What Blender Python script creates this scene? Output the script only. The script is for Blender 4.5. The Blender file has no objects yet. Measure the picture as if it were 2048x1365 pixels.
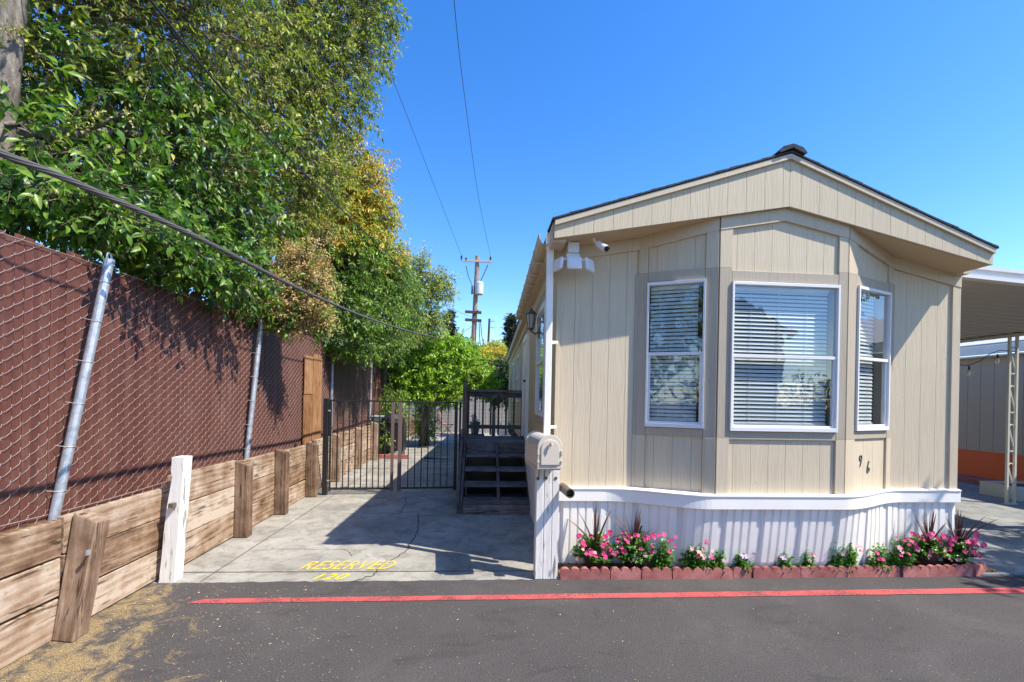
import bpy, math, random
import numpy as np
from mathutils import Vector, Matrix
random.seed(7)
rng = np.random.default_rng(7)
S = bpy.context.scene
C = S.collection
# ------------------------------------------------------------ camera, sky, sun, exposure
F, PSI, CX, CY, H, ROLL = 900., math.atan(64/900.), 1024., 797., 1.55, .02
cam = bpy.data.objects.new('camera', bpy.data.cameras.new('camera'))
C.objects.link(cam); S.camera = cam
cam.data.sensor_width = 36; cam.data.lens = 36*F/2048
cam.data.shift_y = (CY-682.5)/2048
cam.data.clip_start = .05; cam.data.clip_end = 3000
cam.matrix_world = Matrix.Translation((0, 0, H)) @ Matrix.Rotation(-PSI, 4, 'Z') @ Matrix.Rotation(math.pi/2, 4, 'X') @ Matrix.Rotation(ROLL, 4, 'Z')
SUN = Vector((2.12, -1.02, 2.98)).normalized()
el = math.asin(SUN.z); az = math.atan2(SUN.x, SUN.y)
W = bpy.data.worlds.new('World'); S.world = W; W.use_nodes = True
nt = W.node_tree; bg = nt.nodes['Background']
sky = nt.nodes.new('ShaderNodeTexSky'); sky.sky_type = 'NISHITA'; sky.sun_disc = False
sky.sun_elevation = el; sky.sun_rotation = az
sky.air_density = 1.0; sky.dust_density = .3; sky.ozone_density = 2.2
hs = nt.nodes.new('ShaderNodeHueSaturation'); hs.inputs['Saturation'].default_value = 1.36; hs.inputs['Value'].default_value = 1.48; hs.inputs['Hue'].default_value = .509
nt.links.new(sky.outputs[0], hs.inputs['Color']); nt.links.new(hs.outputs[0], bg.inputs[0])
bg.inputs[1].default_value = .13
sun = bpy.data.objects.new('sun', bpy.data.lights.new('sun', 'SUN')); C.objects.link(sun)
sun.data.energy = 4.8; sun.data.angle = math.radians(.5); sun.data.color = (1, .94, .83)
sun.rotation_euler = SUN.to_track_quat('Z', 'Y').to_euler(); sun.location = (6, -3, 9)
S.view_settings.view_transform = 'Standard'; S.view_settings.look = 'None'
S.view_settings.exposure = .72; S.view_settings.gamma = 1
S.cycles.max_bounces = 8; S.cycles.transparent_max_bounces = 16
try: S.cycles.use_denoising = True
except Exception: pass

# ------------------------------------------------------------ measuring: photo pixel -> point on a real plane
def ray(x, y):
    s, c = math.sin(PSI), math.cos(PSI)
    u, v = x-CX, CY-y
    u, v = u-ROLL*v, v+ROLL*u
    u /= F; v /= F
    return (s+u*c, c-u*s, v)
def gz(x, y, Z=0):
    r = ray(x, y); t = (Z-H)/r[2]; return (r[0]*t, r[1]*t, Z)
def gy(x, y, Y):
    r = ray(x, y); t = Y/r[1]; return (r[0]*t, Y, H+r[2]*t)
def gx(x, y, X):
    r = ray(x, y); t = X/r[0]; return (X, r[1]*t, H+r[2]*t)

# ------------------------------------------------------------ helpers
ORG = {}
def tag(o, label=None, cat=None, group=None, kind=None):
    if label: o['label'] = label
    if cat: o['category'] = cat
    if group: o['group'] = group
    if kind: o['kind'] = kind
    return o
def thing(name, label, cat, loc=(0, 0, 0), group=None):
    o = bpy.data.objects.new(name, None); C.objects.link(o); o.location = loc
    o.empty_display_size = .1
    ORG[o.name] = Vector(loc)
    return tag(o, label, cat, group)
def link(name, me, mat, parent=None):
    o = bpy.data.objects.new(name, me); C.objects.link(o)
    if mat: me.materials.append(mat)
    if parent:
        org = ORG[parent.name]; ORG[o.name] = org
        me.transform(Matrix.Translation(-org)); o.parent = parent
    else: ORG[o.name] = Vector((0, 0, 0))
    return o
def auto_uv(me):
    uv = me.uv_layers.new(name='UVMap')
    n = len(me.polygons)
    for p in me.polygons:
        nx, ny, nz = p.normal
        if abs(nz) > .72:
            for li in p.loop_indices:
                v = me.vertices[me.loops[li].vertex_index].co; uv.data[li].uv = (v.x, v.y)
        else:
            l = math.hypot(nx, ny); tx, ty = -ny/l, nx/l
            for li in p.loop_indices:
                v = me.vertices[me.loops[li].vertex_index].co; uv.data[li].uv = (v.x*tx+v.y*ty, v.z)
class MB:
    def __init__(s): s.v = []; s.f = []
    def face(s, pts):
        b = len(s.v); s.v += [tuple(p) for p in pts]; s.f.append(tuple(range(b, b+len(pts))))
        return s
    def box(s, x0, x1, y0, y1, z0, z1, M=None):
        b = len(s.v)
        pts = [(x0,y0,z0),(x1,y0,z0),(x1,y1,z0),(x0,y1,z0),(x0,y0,z1),(x1,y0,z1),(x1,y1,z1),(x0,y1,z1)]
        if M is not None: pts = [tuple(M @ Vector(p)) for p in pts]
        s.v += pts
        s.f += [tuple(b+i for i in q) for q in ((0,3,2,1),(4,5,6,7),(0,1,5,4),(1,2,6,5),(2,3,7,6),(3,0,4,7))]
        return s
    def hexa(s, p):   # bottom 4 then top 4
        b = len(s.v); s.v += [tuple(q) for q in p]
        s.f += [tuple(b+i for i in q) for q in ((0,3,2,1),(4,5,6,7),(0,1,5,4),(1,2,6,5),(2,3,7,6),(3,0,4,7))]
        return s
    def prism(s, poly, vec):      # closed polygon (3d points) swept along vec
        vec = Vector(vec); n = len(poly); b = len(s.v)
        s.v += [tuple(p) for p in poly] + [tuple(Vector(p)+vec) for p in poly]
        s.f.append(tuple(b+i for i in range(n))[::-1]); s.f.append(tuple(b+n+i for i in range(n)))
        for i in range(n):
            j = (i+1) % n; s.f.append((b+i, b+j, b+n+j, b+n+i))
        return s
    def tube(s, pts, r, sides=6, caps=True):
        pts = [Vector(p) for p in pts]; n = len(pts)
        rs = r if isinstance(r, (list, tuple)) else [r]*n
        b = len(s.v); up = None
        for i, p in enumerate(pts):
            d = (pts[min(i+1, n-1)]-pts[max(i-1, 0)]).normalized()
            if up is None:
                up = Vector((0, 0, 1)) if abs(d.z) < .9 else Vector((1, 0, 0))
            a = d.cross(up).normalized(); q = a.cross(d).normalized(); up = q
            for k in range(sides):
                t = 2*math.pi*k/sides
                s.v.append(tuple(p+(a*math.cos(t)+q*math.sin(t))*rs[i]))
        for i in range(n-1):
            for k in range(sides):
                k2 = (k+1) % sides
                s.f.append((b+i*sides+k, b+i*sides+k2, b+(i+1)*sides+k2, b+(i+1)*sides+k))
        if caps:
            s.f.append(tuple(b+k for k in range(sides))[::-1]); s.f.append(tuple(b+(n-1)*sides+k for k in range(sides)))
        return s
    def lathe(s, prof, c, sides=16, M=None):
        b = len(s.v); n = len(prof)
        for r, z in prof:
            for k in range(sides):
                t = 2*math.pi*k/sides; p = Vector((r*math.cos(t), r*math.sin(t), z))
                if M is not None: p = M @ p
                s.v.append(tuple(Vector(c)+p))
        for i in range(n-1):
            for k in range(sides):
                k2 = (k+1) % sides
                s.f.append((b+i*sides+k, b+i*sides+k2, b+(i+1)*sides+k2, b+(i+1)*sides+k))
        s.f.append(tuple(b+k for k in range(sides))[::-1]); s.f.append(tuple(b+(n-1)*sides+k for k in range(sides)))
        return s
    def build(s, name, mat, parent=None, bevel=0, smooth=False, uv=True):
        me = bpy.data.meshes.new(name); me.from_pydata(s.v, [], s.f); me.update()
        if uv: auto_uv(me)
        if smooth: me.shade_smooth()
        o = link(name, me, mat, parent)
        if bevel:
            m = o.modifiers.new('bevel', 'BEVEL'); m.width = bevel; m.segments = 2; m.limit_method = 'ANGLE'; m.angle_limit = .6
        return o
def struct(name, mb, mat, **k): return tag(mb.build(name, mat, None, **k), kind='structure')
def np_mesh(name, V, T, mat, parent=None, tint=None, smooth=False):
    me = bpy.data.meshes.new(name)
    V = np.asarray(V, np.float32); T = np.asarray(T, np.int32); k = T.shape[1]
    me.vertices.add(len(V)); me.vertices.foreach_set('co', V.ravel())
    me.loops.add(T.size); me.loops.foreach_set('vertex_index', T.ravel())
    me.polygons.add(len(T)); me.polygons.foreach_set('loop_start', np.arange(0, T.size, k, dtype=np.int32))
    if tint is not None:
        a = me.attributes.new('tint', 'FLOAT', 'POINT'); a.data.foreach_set('value', np.asarray(tint, np.float32))
    me.update(calc_edges=True); me.validate()
    if smooth: me.shade_smooth()
    return link(name, me, mat, parent)
def nrm(a): return a/np.maximum(np.linalg.norm(a, axis=-1, keepdims=True), 1e-9)
def seg_mesh(A, B, ra, rb, sides=3):
    A = np.asarray(A, float); B = np.asarray(B, float); n = len(A)
    ra = np.broadcast_to(ra, (n,)); rb = np.broadcast_to(rb, (n,))
    d = nrm(B-A); up = np.where(np.abs(d[:, 2:3]) < .9, np.array([[0, 0, 1.]]), np.array([[1., 0, 0]]))
    a = nrm(np.cross(d, up)); q = np.cross(a, d); V = []
    for P, r in ((A, ra), (B, rb)):
        for k in range(sides):
            t = 2*math.pi*k/sides; V.append(P+(a*math.cos(t)+q*math.sin(t))*r[:, None])
    V = np.stack(V, 1).reshape(-1, 3); base = (np.arange(n)*2*sides)[:, None, None]
    q = np.array([[k, (k+1) % sides, sides+(k+1) % sides, sides+k] for k in range(sides)])[None]
    return V, (base+q).reshape(-1, 4)
def leaf_arrays(P, D, N, L, Wd, detail):
    Sd = nrm(np.cross(D, N)); N = nrm(np.cross(Sd, D)); L = L[:, None]; Wd = Wd[:, None]
    if detail:
        c1 = P+D*.33*L; c2 = P+D*.68*L-N*.04*L; f = N*.22*Wd
        vs = [P, c1-Sd*.5*Wd+f, c2-Sd*.36*Wd+f, P+D*L-N*.14*L, c2+Sd*.36*Wd+f, c1+Sd*.5*Wd+f, c1, c2]
        T = [(0,6,1),(6,2,1),(6,7,2),(7,3,2),(0,5,6),(5,4,6),(4,7,6),(4,3,7)]
    else:
        c1 = P+D*.45*L; f = N*.2*Wd
        vs = [P, c1-Sd*.5*Wd+f, P+D*L-N*.08*L, c1+Sd*.5*Wd+f]
        T = [(0,2,1),(0,3,2)]
    V = np.stack(vs, 1); n = len(P); m = len(vs)
    T = (np.arange(n)*m)[:, None, None]+np.array(T)[None]
    return V.reshape(-1, 3), T.reshape(-1, 3), m

# ------------------------------------------------------------ materials
def mat(name, col=(.5, .5, .5), rough=.6, spec=.5, metal=0):
    m = bpy.data.materials.new(name); m.use_nodes = True
    b = m.node_tree.nodes['Principled BSDF']
    b.inputs['Base Color'].default_value = (*col, 1); b.inputs['Roughness'].default_value = rough
    b.inputs['Specular IOR Level'].default_value = spec; b.inputs['Metallic'].default_value = metal
    return m
def N(m, t, **k):
    n = m.node_tree.nodes.new(t)
    for a, v in k.items():
        if a in n.inputs: n.inputs[a].default_value = v
        else: setattr(n, a, v)
    return n
def lk(m, a, b): m.node_tree.links.new(a, b)
def coords(m, scale=(1, 1, 1), kind='Object', rot=(0, 0, 0)):
    t = N(m, 'ShaderNodeTexCoord'); mp = N(m, 'ShaderNodeMapping')
    mp.inputs['Scale'].default_value = scale; mp.inputs['Rotation'].default_value = rot
    lk(m, t.outputs[kind], mp.inputs[0]); return mp.outputs[0]
def noise(m, vec, scale, detail=4, rough=.55, dist=0):
    n = N(m, 'ShaderNodeTexNoise'); n.inputs['Scale'].default_value = scale; n.inputs['Detail'].default_value = detail
    n.inputs['Roughness'].default_value = rough; n.inputs['Distortion'].default_value = dist
    lk(m, vec, n.inputs['Vector']); return n.outputs['Fac']
def ramp(m, fac, stops, interp='LINEAR'):
    r = N(m, 'ShaderNodeValToRGB'); r.color_ramp.interpolation = interp
    e = r.color_ramp.elements
    while len(e) < len(stops): e.new(.5)
    for i, (p, c) in enumerate(stops):
        e[i].position = p; e[i].color = (*c, 1) if len(c) == 3 else c
    lk(m, fac, r.inputs[0]); return r.outputs[0]
def mix(m, fac, a, b, mode='MIX'):
    x = N(m, 'ShaderNodeMix', data_type='RGBA', blend_type=mode)
    for i, s in ((0, fac), (6, a), (7, b)):
        if hasattr(s, 'is_linked') or hasattr(s, 'links'): lk(m, s, x.inputs[i])
        elif isinstance(s, tuple): x.inputs[i].default_value = (*s, 1)
        else: x.inputs[i].default_value = s
    return x.outputs[2]
def mth(m, op, a, b=0., clamp=False):
    x = N(m, 'ShaderNodeMath', operation=op); x.use_clamp = clamp
    for i, s in ((0, a), (1, b)):
        if hasattr(s, 'links'): lk(m, s, x.inputs[i])
        else: x.inputs[i].default_value = s
    return x.outputs[0]
def bsdf(m): return m.node_tree.nodes['Principled BSDF']
def setc(m, c): lk(m, c, bsdf(m).inputs['Base Color'])
def bump(m, h, strength=.3, dist=.01):
    b = N(m, 'ShaderNodeBump'); b.inputs['Strength'].default_value = strength; b.inputs['Distance'].default_value = dist
    lk(m, h, b.inputs['Height']); lk(m, b.outputs[0], bsdf(m).inputs['Normal'])
g1 = lambda v: (v, v, v)

def siding_mat(name, col, k=1.):
    m = mat(name, col, .62, .35)
    v = coords(m, (1, .13, 1), 'UV')
    w = N(m, 'ShaderNodeTexWave', wave_type='BANDS', bands_direction='X'); lk(m, v, w.inputs[0])
    w.inputs['Scale'].default_value = 9; w.inputs['Distortion'].default_value = 14; w.inputs['Detail'].default_value = 2
    w.inputs['Detail Scale'].default_value = 1.3
    n = noise(m, coords(m, (90, 4, 1), 'UV'), 1, 4)
    n2 = noise(m, coords(m, (1, 1, 1), 'UV'), 1.6, 4)
    h = mth(m, 'ADD', mth(m, 'MULTIPLY', w.outputs['Fac'], .6), mth(m, 'MULTIPLY', n, .8))
    bump(m, h, .25*k, .003)
    c = ramp(m, h, [(.25, tuple(x*.93 for x in col)), (.6, col), (1, tuple(min(1, x*1.03) for x in col))])
    c = mix(m, mth(m, 'MULTIPLY', mth(m, 'SUBTRACT', n2, .42), .8, True), c, tuple(x*.80 for x in col))
    sx = N(m, 'ShaderNodeSeparateXYZ'); lk(m, coords(m, (1, 1, 1), 'UV'), sx.inputs[0])
    ru = ramp(m, noise(m, coords(m, (14, .7, 1), 'UV'), 1, 5, .7), [(.55, g1(0)), (.72, g1(1))])
    c = mix(m, mth(m, 'MULTIPLY', ru, .22), c, (.30, .23, .14))
    # nail heads every 40 cm up the boards
    vo = N(m, 'ShaderNodeTexVoronoi', feature='F1'); vo.inputs['Randomness'].default_value = .25; vo.inputs['Scale'].default_value = 1
    lk(m, coords(m, (6.17, 2.5, 1), 'UV'), vo.inputs['Vector'])
    c = mix(m, mth(m, 'MULTIPLY', ramp(m, vo.outputs['Distance'], [(.018, g1(1)), (.028, g1(0))]), .6), c, (.22, .17, .12))
    setc(m, c); return m
def wood_mat(name, stops, axis='U', grain=.5, knots=True, rough=.8, dirt=None):
    """weathered lumber: grain runs along U (boards) or V (posts) of the metric UV"""
    m = mat(name, stops[1][1], rough, .2)
    rot = (0, 0, 0) if axis == 'V' else (0, 0, math.pi/2)
    v = coords(m, (1, .1, 1) if axis == 'V' else (.1, 1, 1), 'UV', (0, 0, 0))
    oi = N(m, 'ShaderNodeObjectInfo')
    add = N(m, 'ShaderNodeVectorMath', operation='ADD'); lk(m, v, add.inputs[0])
    sc = N(m, 'ShaderNodeVectorMath', operation='SCALE'); lk(m, oi.outputs['Random'], sc.inputs[0]); sc.inputs['Scale'].default_value = 13.
    lk(m, sc.outputs[0], add.inputs[1]); v = add.outputs[0]
    w = N(m, 'ShaderNodeTexWave', wave_type='BANDS', bands_direction='X' if axis == 'V' else 'Y'); lk(m, v, w.inputs[0])
    w.inputs['Scale'].default_value = 5; w.inputs['Distortion'].default_value = 16; w.inputs['Detail'].default_value = 3; w.inputs['Detail Scale'].default_value = .9
    n = noise(m, v, 75, 8, .78, .5)
    h = mth(m, 'ADD', mth(m, 'MULTIPLY', w.outputs['Fac'], .22), mth(m, 'MULTIPLY', n, .82))
    blot = noise(m, coords(m, (1, 1, 1), 'Object'), 4.5, 4, .6)
    f = mth(m, 'ADD', mth(m, 'MULTIPLY', h, .45), mth(m, 'MULTIPLY', blot, .62))
    f = mth(m, 'ADD', f, mth(m, 'MULTIPLY', mth(m, 'SUBTRACT', oi.outputs['Random'], .5), .22))
    c = ramp(m, f, stops)
    crk = ramp(m, noise(m, v, 38, 3, .5, .3), [(.34, g1(1)), (.385, g1(0))])
    c = mix(m, mth(m, 'MULTIPLY', crk, .75), c, tuple(x*.35 for x in stops[0][1]))
    if knots:
        vo = N(m, 'ShaderNodeTexVoronoi'); vo.inputs['Scale'].default_value = 2.6
        lk(m, coords(m, (1, .7, 1) if axis == 'V' else (.7, 1, 1), 'UV'), vo.inputs['Vector'])
        kn = ramp(m, vo.outputs['Distance'], [(.035, g1(1)), (.05, g1(.3)), (.065, g1(.8)), (.10, g1(0))])
        c = mix(m, mth(m, 'MULTIPLY', kn, .75), c, tuple(x*.3 for x in stops[0][1]))
    if dirt:
        d = ramp(m, noise(m, coords(m, (1, 1, 1), 'Object'), 30, 3), [(.6, g1(0)), (.72, g1(1))])
        c = mix(m, mth(m, 'MULTIPLY', d, .5), c, dirt)
    setc(m, c); bump(m, h, grain, .006); return m
def leaf_mat(name, dark, midc, light, rough=.38, trans=.25):
    m = mat(name, midc, rough, .5)
    a = N(m, 'ShaderNodeAttribute'); a.attribute_name = 'tint'
    c = ramp(m, a.outputs['Fac'], [(0, dark), (.5, midc), (1, light)]); setc(m, c)
    t = N(m, 'ShaderNodeBsdfTranslucent'); lk(m, mix(m, 1., c, (1., 1.25, .55), 'MULTIPLY'), t.inputs[0])
    ms = N(m, 'ShaderNodeMixShader'); ms.inputs[0].default_value = trans
    o = m.node_tree.nodes['Material Output']; lk(m, bsdf(m).outputs[0], ms.inputs[1]); lk(m, t.outputs[0], ms.inputs[2]); lk(m, ms.outputs[0], o.inputs[0])
    return m

# asphalt with pale grit, stains and straw dust
M_ASPH = mat('asphalt', (.06, .056, .058), .93, .15)
def _():
    m = M_ASPH; v = coords(m)
    base = ramp(m, noise(m, v, .8, 8, .68, .4), [(.38, (.026, .023, .023)), (.46, (.043, .038, .037)), (.53, (.052, .046, .044)), (.62, (.088, .078, .073))])
    fine = noise(m, v, 170, 3, .7)
    c = mix(m, ramp(m, fine, [(.35, g1(0)), (.68, g1(.95))]), mix(m, ramp(m, noise(m, v, 75, 3, .6), [(.4, g1(.6)), (.6, g1(0))]), base, (.022, .019, .019)), (.135, .122, .115), 'MIX')
    oil = ramp(m, noise(m, coords(m, (.8, 1.5, 1)), 1.7, 6, .7, 1.0), [(.55, g1(0)), (.62, g1(1))]); c = mix(m, mth(m, 'MULTIPLY', oil, .22), c, (.022, .020, .020))
    pit = ramp(m, noise(m, v, 95, 2, .6), [(.33, g1(1)), (.40, g1(0))]); c = mix(m, mth(m, 'MULTIPLY', pit, .7), c, (.02, .018, .018))
    vo = N(m, 'ShaderNodeTexVoronoi'); vo.inputs['Scale'].default_value = 34; lk(m, v, vo.inputs['Vector'])
    sp = ramp(m, vo.outputs['Distance'], [(.06, g1(1)), (.10, g1(0))])
    sel = ramp(m, noise(m, v, 1.6, 4, .7), [(.44, g1(0)), (.56, g1(1))])
    c = mix(m, mth(m, 'MULTIPLY', sp, sel), c, (.36, .29, .20))
    # straw dust swept towards the retaining wall: it fades with distance from the wall foot
    sx = N(m, 'ShaderNodeSeparateXYZ'); lk(m, v, sx.inputs[0])
    dx = mth(m, 'SUBTRACT', mth(m, 'MULTIPLY', sx.outputs[0], -1.), mth(m, 'MULTIPLY', sx.outputs[1], .42))
    msk = mth(m, 'MULTIPLY', mth(m, 'SUBTRACT', dx, -.15), .8, True)
    st = noise(m, coords(m, (1, 1, 1), 'Object', (0, 0, .9)), 5.0, 8, .78, .6)
    f = ramp(m, mth(m, 'ADD', st, mth(m, 'MULTIPLY', mth(m, 'SUBTRACT', msk, 1.), .30)), [(.42, g1(0)), (.53, g1(1))])
    gr = ramp(m, noise(m, v, 120, 3, .8), [(.40, g1(0)), (.56, g1(1))])
    c = mix(m, mth(m, 'MULTIPLY', mth(m, 'MULTIPLY', f, gr), .85), c, (.44, .31, .13))
    setc(m, c); bump(m, fine, .55, .006)
_()
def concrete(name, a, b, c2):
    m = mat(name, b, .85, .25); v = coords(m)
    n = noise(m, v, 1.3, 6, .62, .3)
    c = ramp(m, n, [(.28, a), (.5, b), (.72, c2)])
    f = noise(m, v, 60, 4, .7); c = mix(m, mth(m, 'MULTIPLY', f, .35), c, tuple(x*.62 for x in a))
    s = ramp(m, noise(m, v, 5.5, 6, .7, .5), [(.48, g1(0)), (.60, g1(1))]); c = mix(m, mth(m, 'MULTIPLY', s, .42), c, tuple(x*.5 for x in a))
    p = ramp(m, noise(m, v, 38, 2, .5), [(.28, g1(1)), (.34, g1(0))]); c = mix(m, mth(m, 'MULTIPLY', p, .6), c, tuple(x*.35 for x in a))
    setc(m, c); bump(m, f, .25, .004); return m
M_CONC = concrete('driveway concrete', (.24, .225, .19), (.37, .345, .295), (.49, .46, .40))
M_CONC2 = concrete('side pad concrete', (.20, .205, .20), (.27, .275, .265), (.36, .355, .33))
M_SOIL = mat('soil', (.13, .09, .055), .95, .1)
def _():
    m = M_SOIL; c = ramp(m, noise(m, coords(m), 14, 6, .7), [(.3, (.06, .04, .025)), (.55, (.17, .11, .06)), (.75, (.34, .24, .12))]); setc(m, c)
    bump(m, noise(m, coords(m), 40, 4), .8, .02)
_()
M_CRACK = mat('crack dirt', (.07, .06, .05), 1, .05)
M_RED = mat('red line paint', (.55, .08, .075), .8, .2)
def worn(m, col, under, thr=(.40, .52), sc=60):
    v = coords(m); n = noise(m, v, sc, 4, .75); n2 = noise(m, v, 3, 4, .6)
    f = ramp(m, mth(m, 'ADD', mth(m, 'MULTIPLY', n, .6), mth(m, 'MULTIPLY', n2, .4)), [(thr[0], g1(0)), (thr[1], g1(1))])
    c = mix(m, noise(m, v, 9, 3), col, tuple(min(1, x*1.25+.05) for x in col))
    setc(m, mix(m, f, under, c)); bump(m, n, .5, .004)
worn(M_RED, (.40, .06, .055), (.12, .052, .050), (.41, .50), 75)
def paint_mat(name, col, lo, hi):
    m = mat(name, col, .8, .2); v = coords(m)
    f = ramp(m, noise(m, v, 42, 5, .8), [(lo, g1(0)), (hi, g1(1))])
    t = N(m, 'ShaderNodeBsdfTransparent'); ms = N(m, 'ShaderNodeMixShader'); o = m.node_tree.nodes['Material Output']
    lk(m, f, ms.inputs[0]); lk(m, t.outputs[0], ms.inputs[1]); lk(m, bsdf(m).outputs[0], ms.inputs[2]); lk(m, ms.outputs[0], o.inputs[0]); return m
M_YEL1 = paint_mat('faded yellow paint', (.68, .50, .08), .33, .48)
M_YEL2 = paint_mat('yellow paint', (.78, .66, .03), .36, .46)

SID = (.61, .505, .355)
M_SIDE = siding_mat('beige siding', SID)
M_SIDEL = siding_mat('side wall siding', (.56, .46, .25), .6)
M_FASC = siding_mat('fascia siding', (.57, .475, .33))
M_TRIML = siding_mat('beige trim board', (.58, .48, .34), .7)
M_TRIMD = siding_mat('taupe trim board', (.43, .36, .27), .7)
M_SOFF = mat('soffit', (.58, .44, .27), .8, .2)
M_WHITE = mat('white vinyl', (.80, .79, .80), .42, .5)
def _():
    m = M_WHITE; setc(m, ramp(m, noise(m, coords(m), 2.2, 4), [(.3, (.86, .81, .74)), (.6, (.93, .88, .81)), (.8, (.95, .90, .84))]))
_()
M_VENT = mat('perforated vinyl', (.75, .74, .75), .5)
def _():
    m = M_VENT; v = coords(m, (62, 62, 1), 'UV', (0, 0, math.pi/4))
    k = N(m, 'ShaderNodeTexVoronoi', feature='F1'); k.inputs['Randomness'].default_value = 0; k.inputs['Scale'].default_value = 1; lk(m, v, k.inputs['Vector'])
    setc(m, ramp(m, k.outputs['Distance'], [(.20, (.30, .29, .29)), (.32, (.86, .82, .76))]))
_()
M_ALU = mat('white aluminium frame', (.78, .76, .75), .35, .5)
M_BLIND = mat('white blind slat', (.66, .645, .61), .5, .4)
M_DARKROOM = mat('room wall', (.16, .15, .14), .9, .1)
M_SHING = mat('dark shingle', (.05, .052, .058), .95, .1)
def _():
    m = M_SHING; setc(m, ramp(m, noise(m, coords(m), 60, 3), [(.3, (.03, .032, .036)), (.7, (.10, .10, .11))]))
_()
M_GLASS = bpy.data.materials.new('window glass'); M_GLASS.use_nodes = True
def _():
    m = M_GLASS; nt = m.node_tree; nt.nodes.clear()
    o = nt.nodes.new('ShaderNodeOutputMaterial'); t = nt.nodes.new('ShaderNodeBsdfTransparent'); t.inputs[0].default_value = (.88, .93, .94, 1)
    g = nt.nodes.new('ShaderNodeBsdfGlossy'); g.inputs['Roughness'].default_value = .0; g.inputs[0].default_value = (.95, .97, 1, 1)
    tc = nt.nodes.new('ShaderNodeTexCoord'); nz = nt.nodes.new('ShaderNodeTexNoise'); nz.inputs['Scale'].default_value = 3.2; nt.links.new(tc.outputs['Object'], nz.inputs['Vector']); bp_ = nt.nodes.new('ShaderNodeBump'); bp_.inputs['Strength'].default_value = .06; bp_.inputs['Distance'].default_value = .05; nt.links.new(nz.outputs['Fac'], bp_.inputs['Height']); nt.links.new(bp_.outputs[0], g.inputs['Normal'])
    x = nt.nodes.new('ShaderNodeMixShader'); ge = nt.nodes.new('ShaderNodeNewGeometry')
    def op(o_, a, b=None):
        q = nt.nodes.new('ShaderNodeMath'); q.operation = o_; q.use_clamp = o_ == 'SUBTRACT'
        for i_, v_ in ((0, a), (1, b)):
            if v_ is None: continue
            if isinstance(v_, (int, float)): q.inputs[i_].default_value = v_
            else: nt.links.new(v_, q.inputs[i_])
        return q.outputs[0]
    dp = nt.nodes.new('ShaderNodeVectorMath'); dp.operation = 'DOT_PRODUCT'; nt.links.new(ge.outputs['Normal'], dp.inputs[0]); nt.links.new(ge.outputs['Incoming'], dp.inputs[1])
    ff = op('POWER', op('SUBTRACT', 1.0, op('ABSOLUTE', dp.outputs['Value'])), 4.0)
    nt.links.new(op('ADD', op('MULTIPLY', ff, .85), .13), x.inputs[0])
    nt.links.new(t.outputs[0], x.inputs[1]); nt.links.new(g.outputs[0], x.inputs[2]); nt.links.new(x.outputs[0], o.inputs[0])
_()
WB = [(.33, (.11, .062, .036)), (.45, (.25, .155, .092)), (.56, (.37, .262, .18)), (.68, (.52, .42, .325))]
M_BOARD = wood_mat('weathered retaining board', WB, 'U', .5, True, .85, (.22, .17, .12))
M_RPOST = wood_mat('weathered brown post', [(.32, (.09, .052, .033)), (.46, (.18, .11, .07)), (.58, (.27, .18, .12)), (.72, (.38, .28, .20))], 'V', .8, True)
M_RTOP = wood_mat('weathered pale post top', [(.25, (.28, .20, .12)), (.5, (.45, .34, .22)), (.8, (.55, .44, .30))], 'U', .9, False)
M_WPOST = wood_mat('chipped white paint on wood', [(.34, (.27, .22, .17)), (.39, (.66, .62, .56)), (.5, (.78, .74, .68)), (.8, (.84, .80, .74))], 'V', .6, False, .7)
M_CEDAR = wood_mat('reddish fence board', [(.25, (.12, .055, .025)), (.45, (.27, .13, .055)), (.62, (.36, .19, .09)), (.8, (.42, .25, .13))], 'V', .5, True)
M_DECK = wood_mat('dark stained deck wood', [(.3, (.06, .047, .042)), (.5, (.16, .13, .12)), (.7, (.28, .24, .225))], 'U', .7, False, .75)
M_DECKV = wood_mat('dark stained post wood', [(.3, (.05, .036, .03)), (.5, (.12, .09, .077)), (.7, (.21, .17, .15))], 'V', .6, False, .75)
M_SLAT = mat('brown plastic slat', (.13, .048, .034), .5, .35)
def _():
    m = M_SLAT; v = coords(m, (1, 1, .12)); n = noise(m, v, 26, 5, .7); b = noise(m, coords(m), 1.6, 4)
    c = ramp(m, n, [(.3, (.105, .036, .026)), (.55, (.15, .055, .038)), (.8, (.20, .085, .060))])
    sx = N(m, 'ShaderNodeSeparateXYZ'); lk(m, coords(m), sx.inputs[0])
    wn = N(m, 'ShaderNodeTexWhiteNoise', noise_dimensions='1D'); lk(m, mth(m, 'FLOOR', mth(m, 'DIVIDE', mth(m, 'ADD', sx.outputs[1], 5.5), .059)), wn.inputs['W'])
    c = mix(m, mth(m, 'MULTIPLY', b, .45), c, (.10, .045, .036))
    c = mix(m, mth(m, 'MULTIPLY', wn.outputs['Value'], .55), c, (.085, .026, .02)); du = ramp(m, noise(m, coords(m, (1, 1, .25)), 9, 6, .75), [(.5, g1(0)), (.7, g1(1))])
    setc(m, mix(m, mth(m, 'MULTIPLY', du, .3), c, (.26, .17, .13)))
_()
M_GALV = mat('galvanised steel', (.50, .53, .56), .45, .5, .55)
def _():
    m = M_GALV; setc(m, ramp(m, noise(m, coords(m), 22, 4, .6), [(.3, (.33, .36, .40)), (.55, (.50, .53, .57)), (.8, (.60, .63, .66))]))
_()
M_WIRE = mat('fence wire', (.42, .36, .33), .5, .5, .4)
M_IRON = mat('black iron', (.018, .017, .017), .45, .5)
M_IRONB = mat('dusty brown gate steel', (.16, .11, .095), .6, .4)
M_CABLE = mat('grey twisted cable', (.10, .092, .09), .55, .5)
M_CABLEB = mat('black cable', (.02, .02, .022), .5, .4)
M_BRICK = mat('red concrete edging', (.36, .13, .11), .9, .2)
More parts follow.
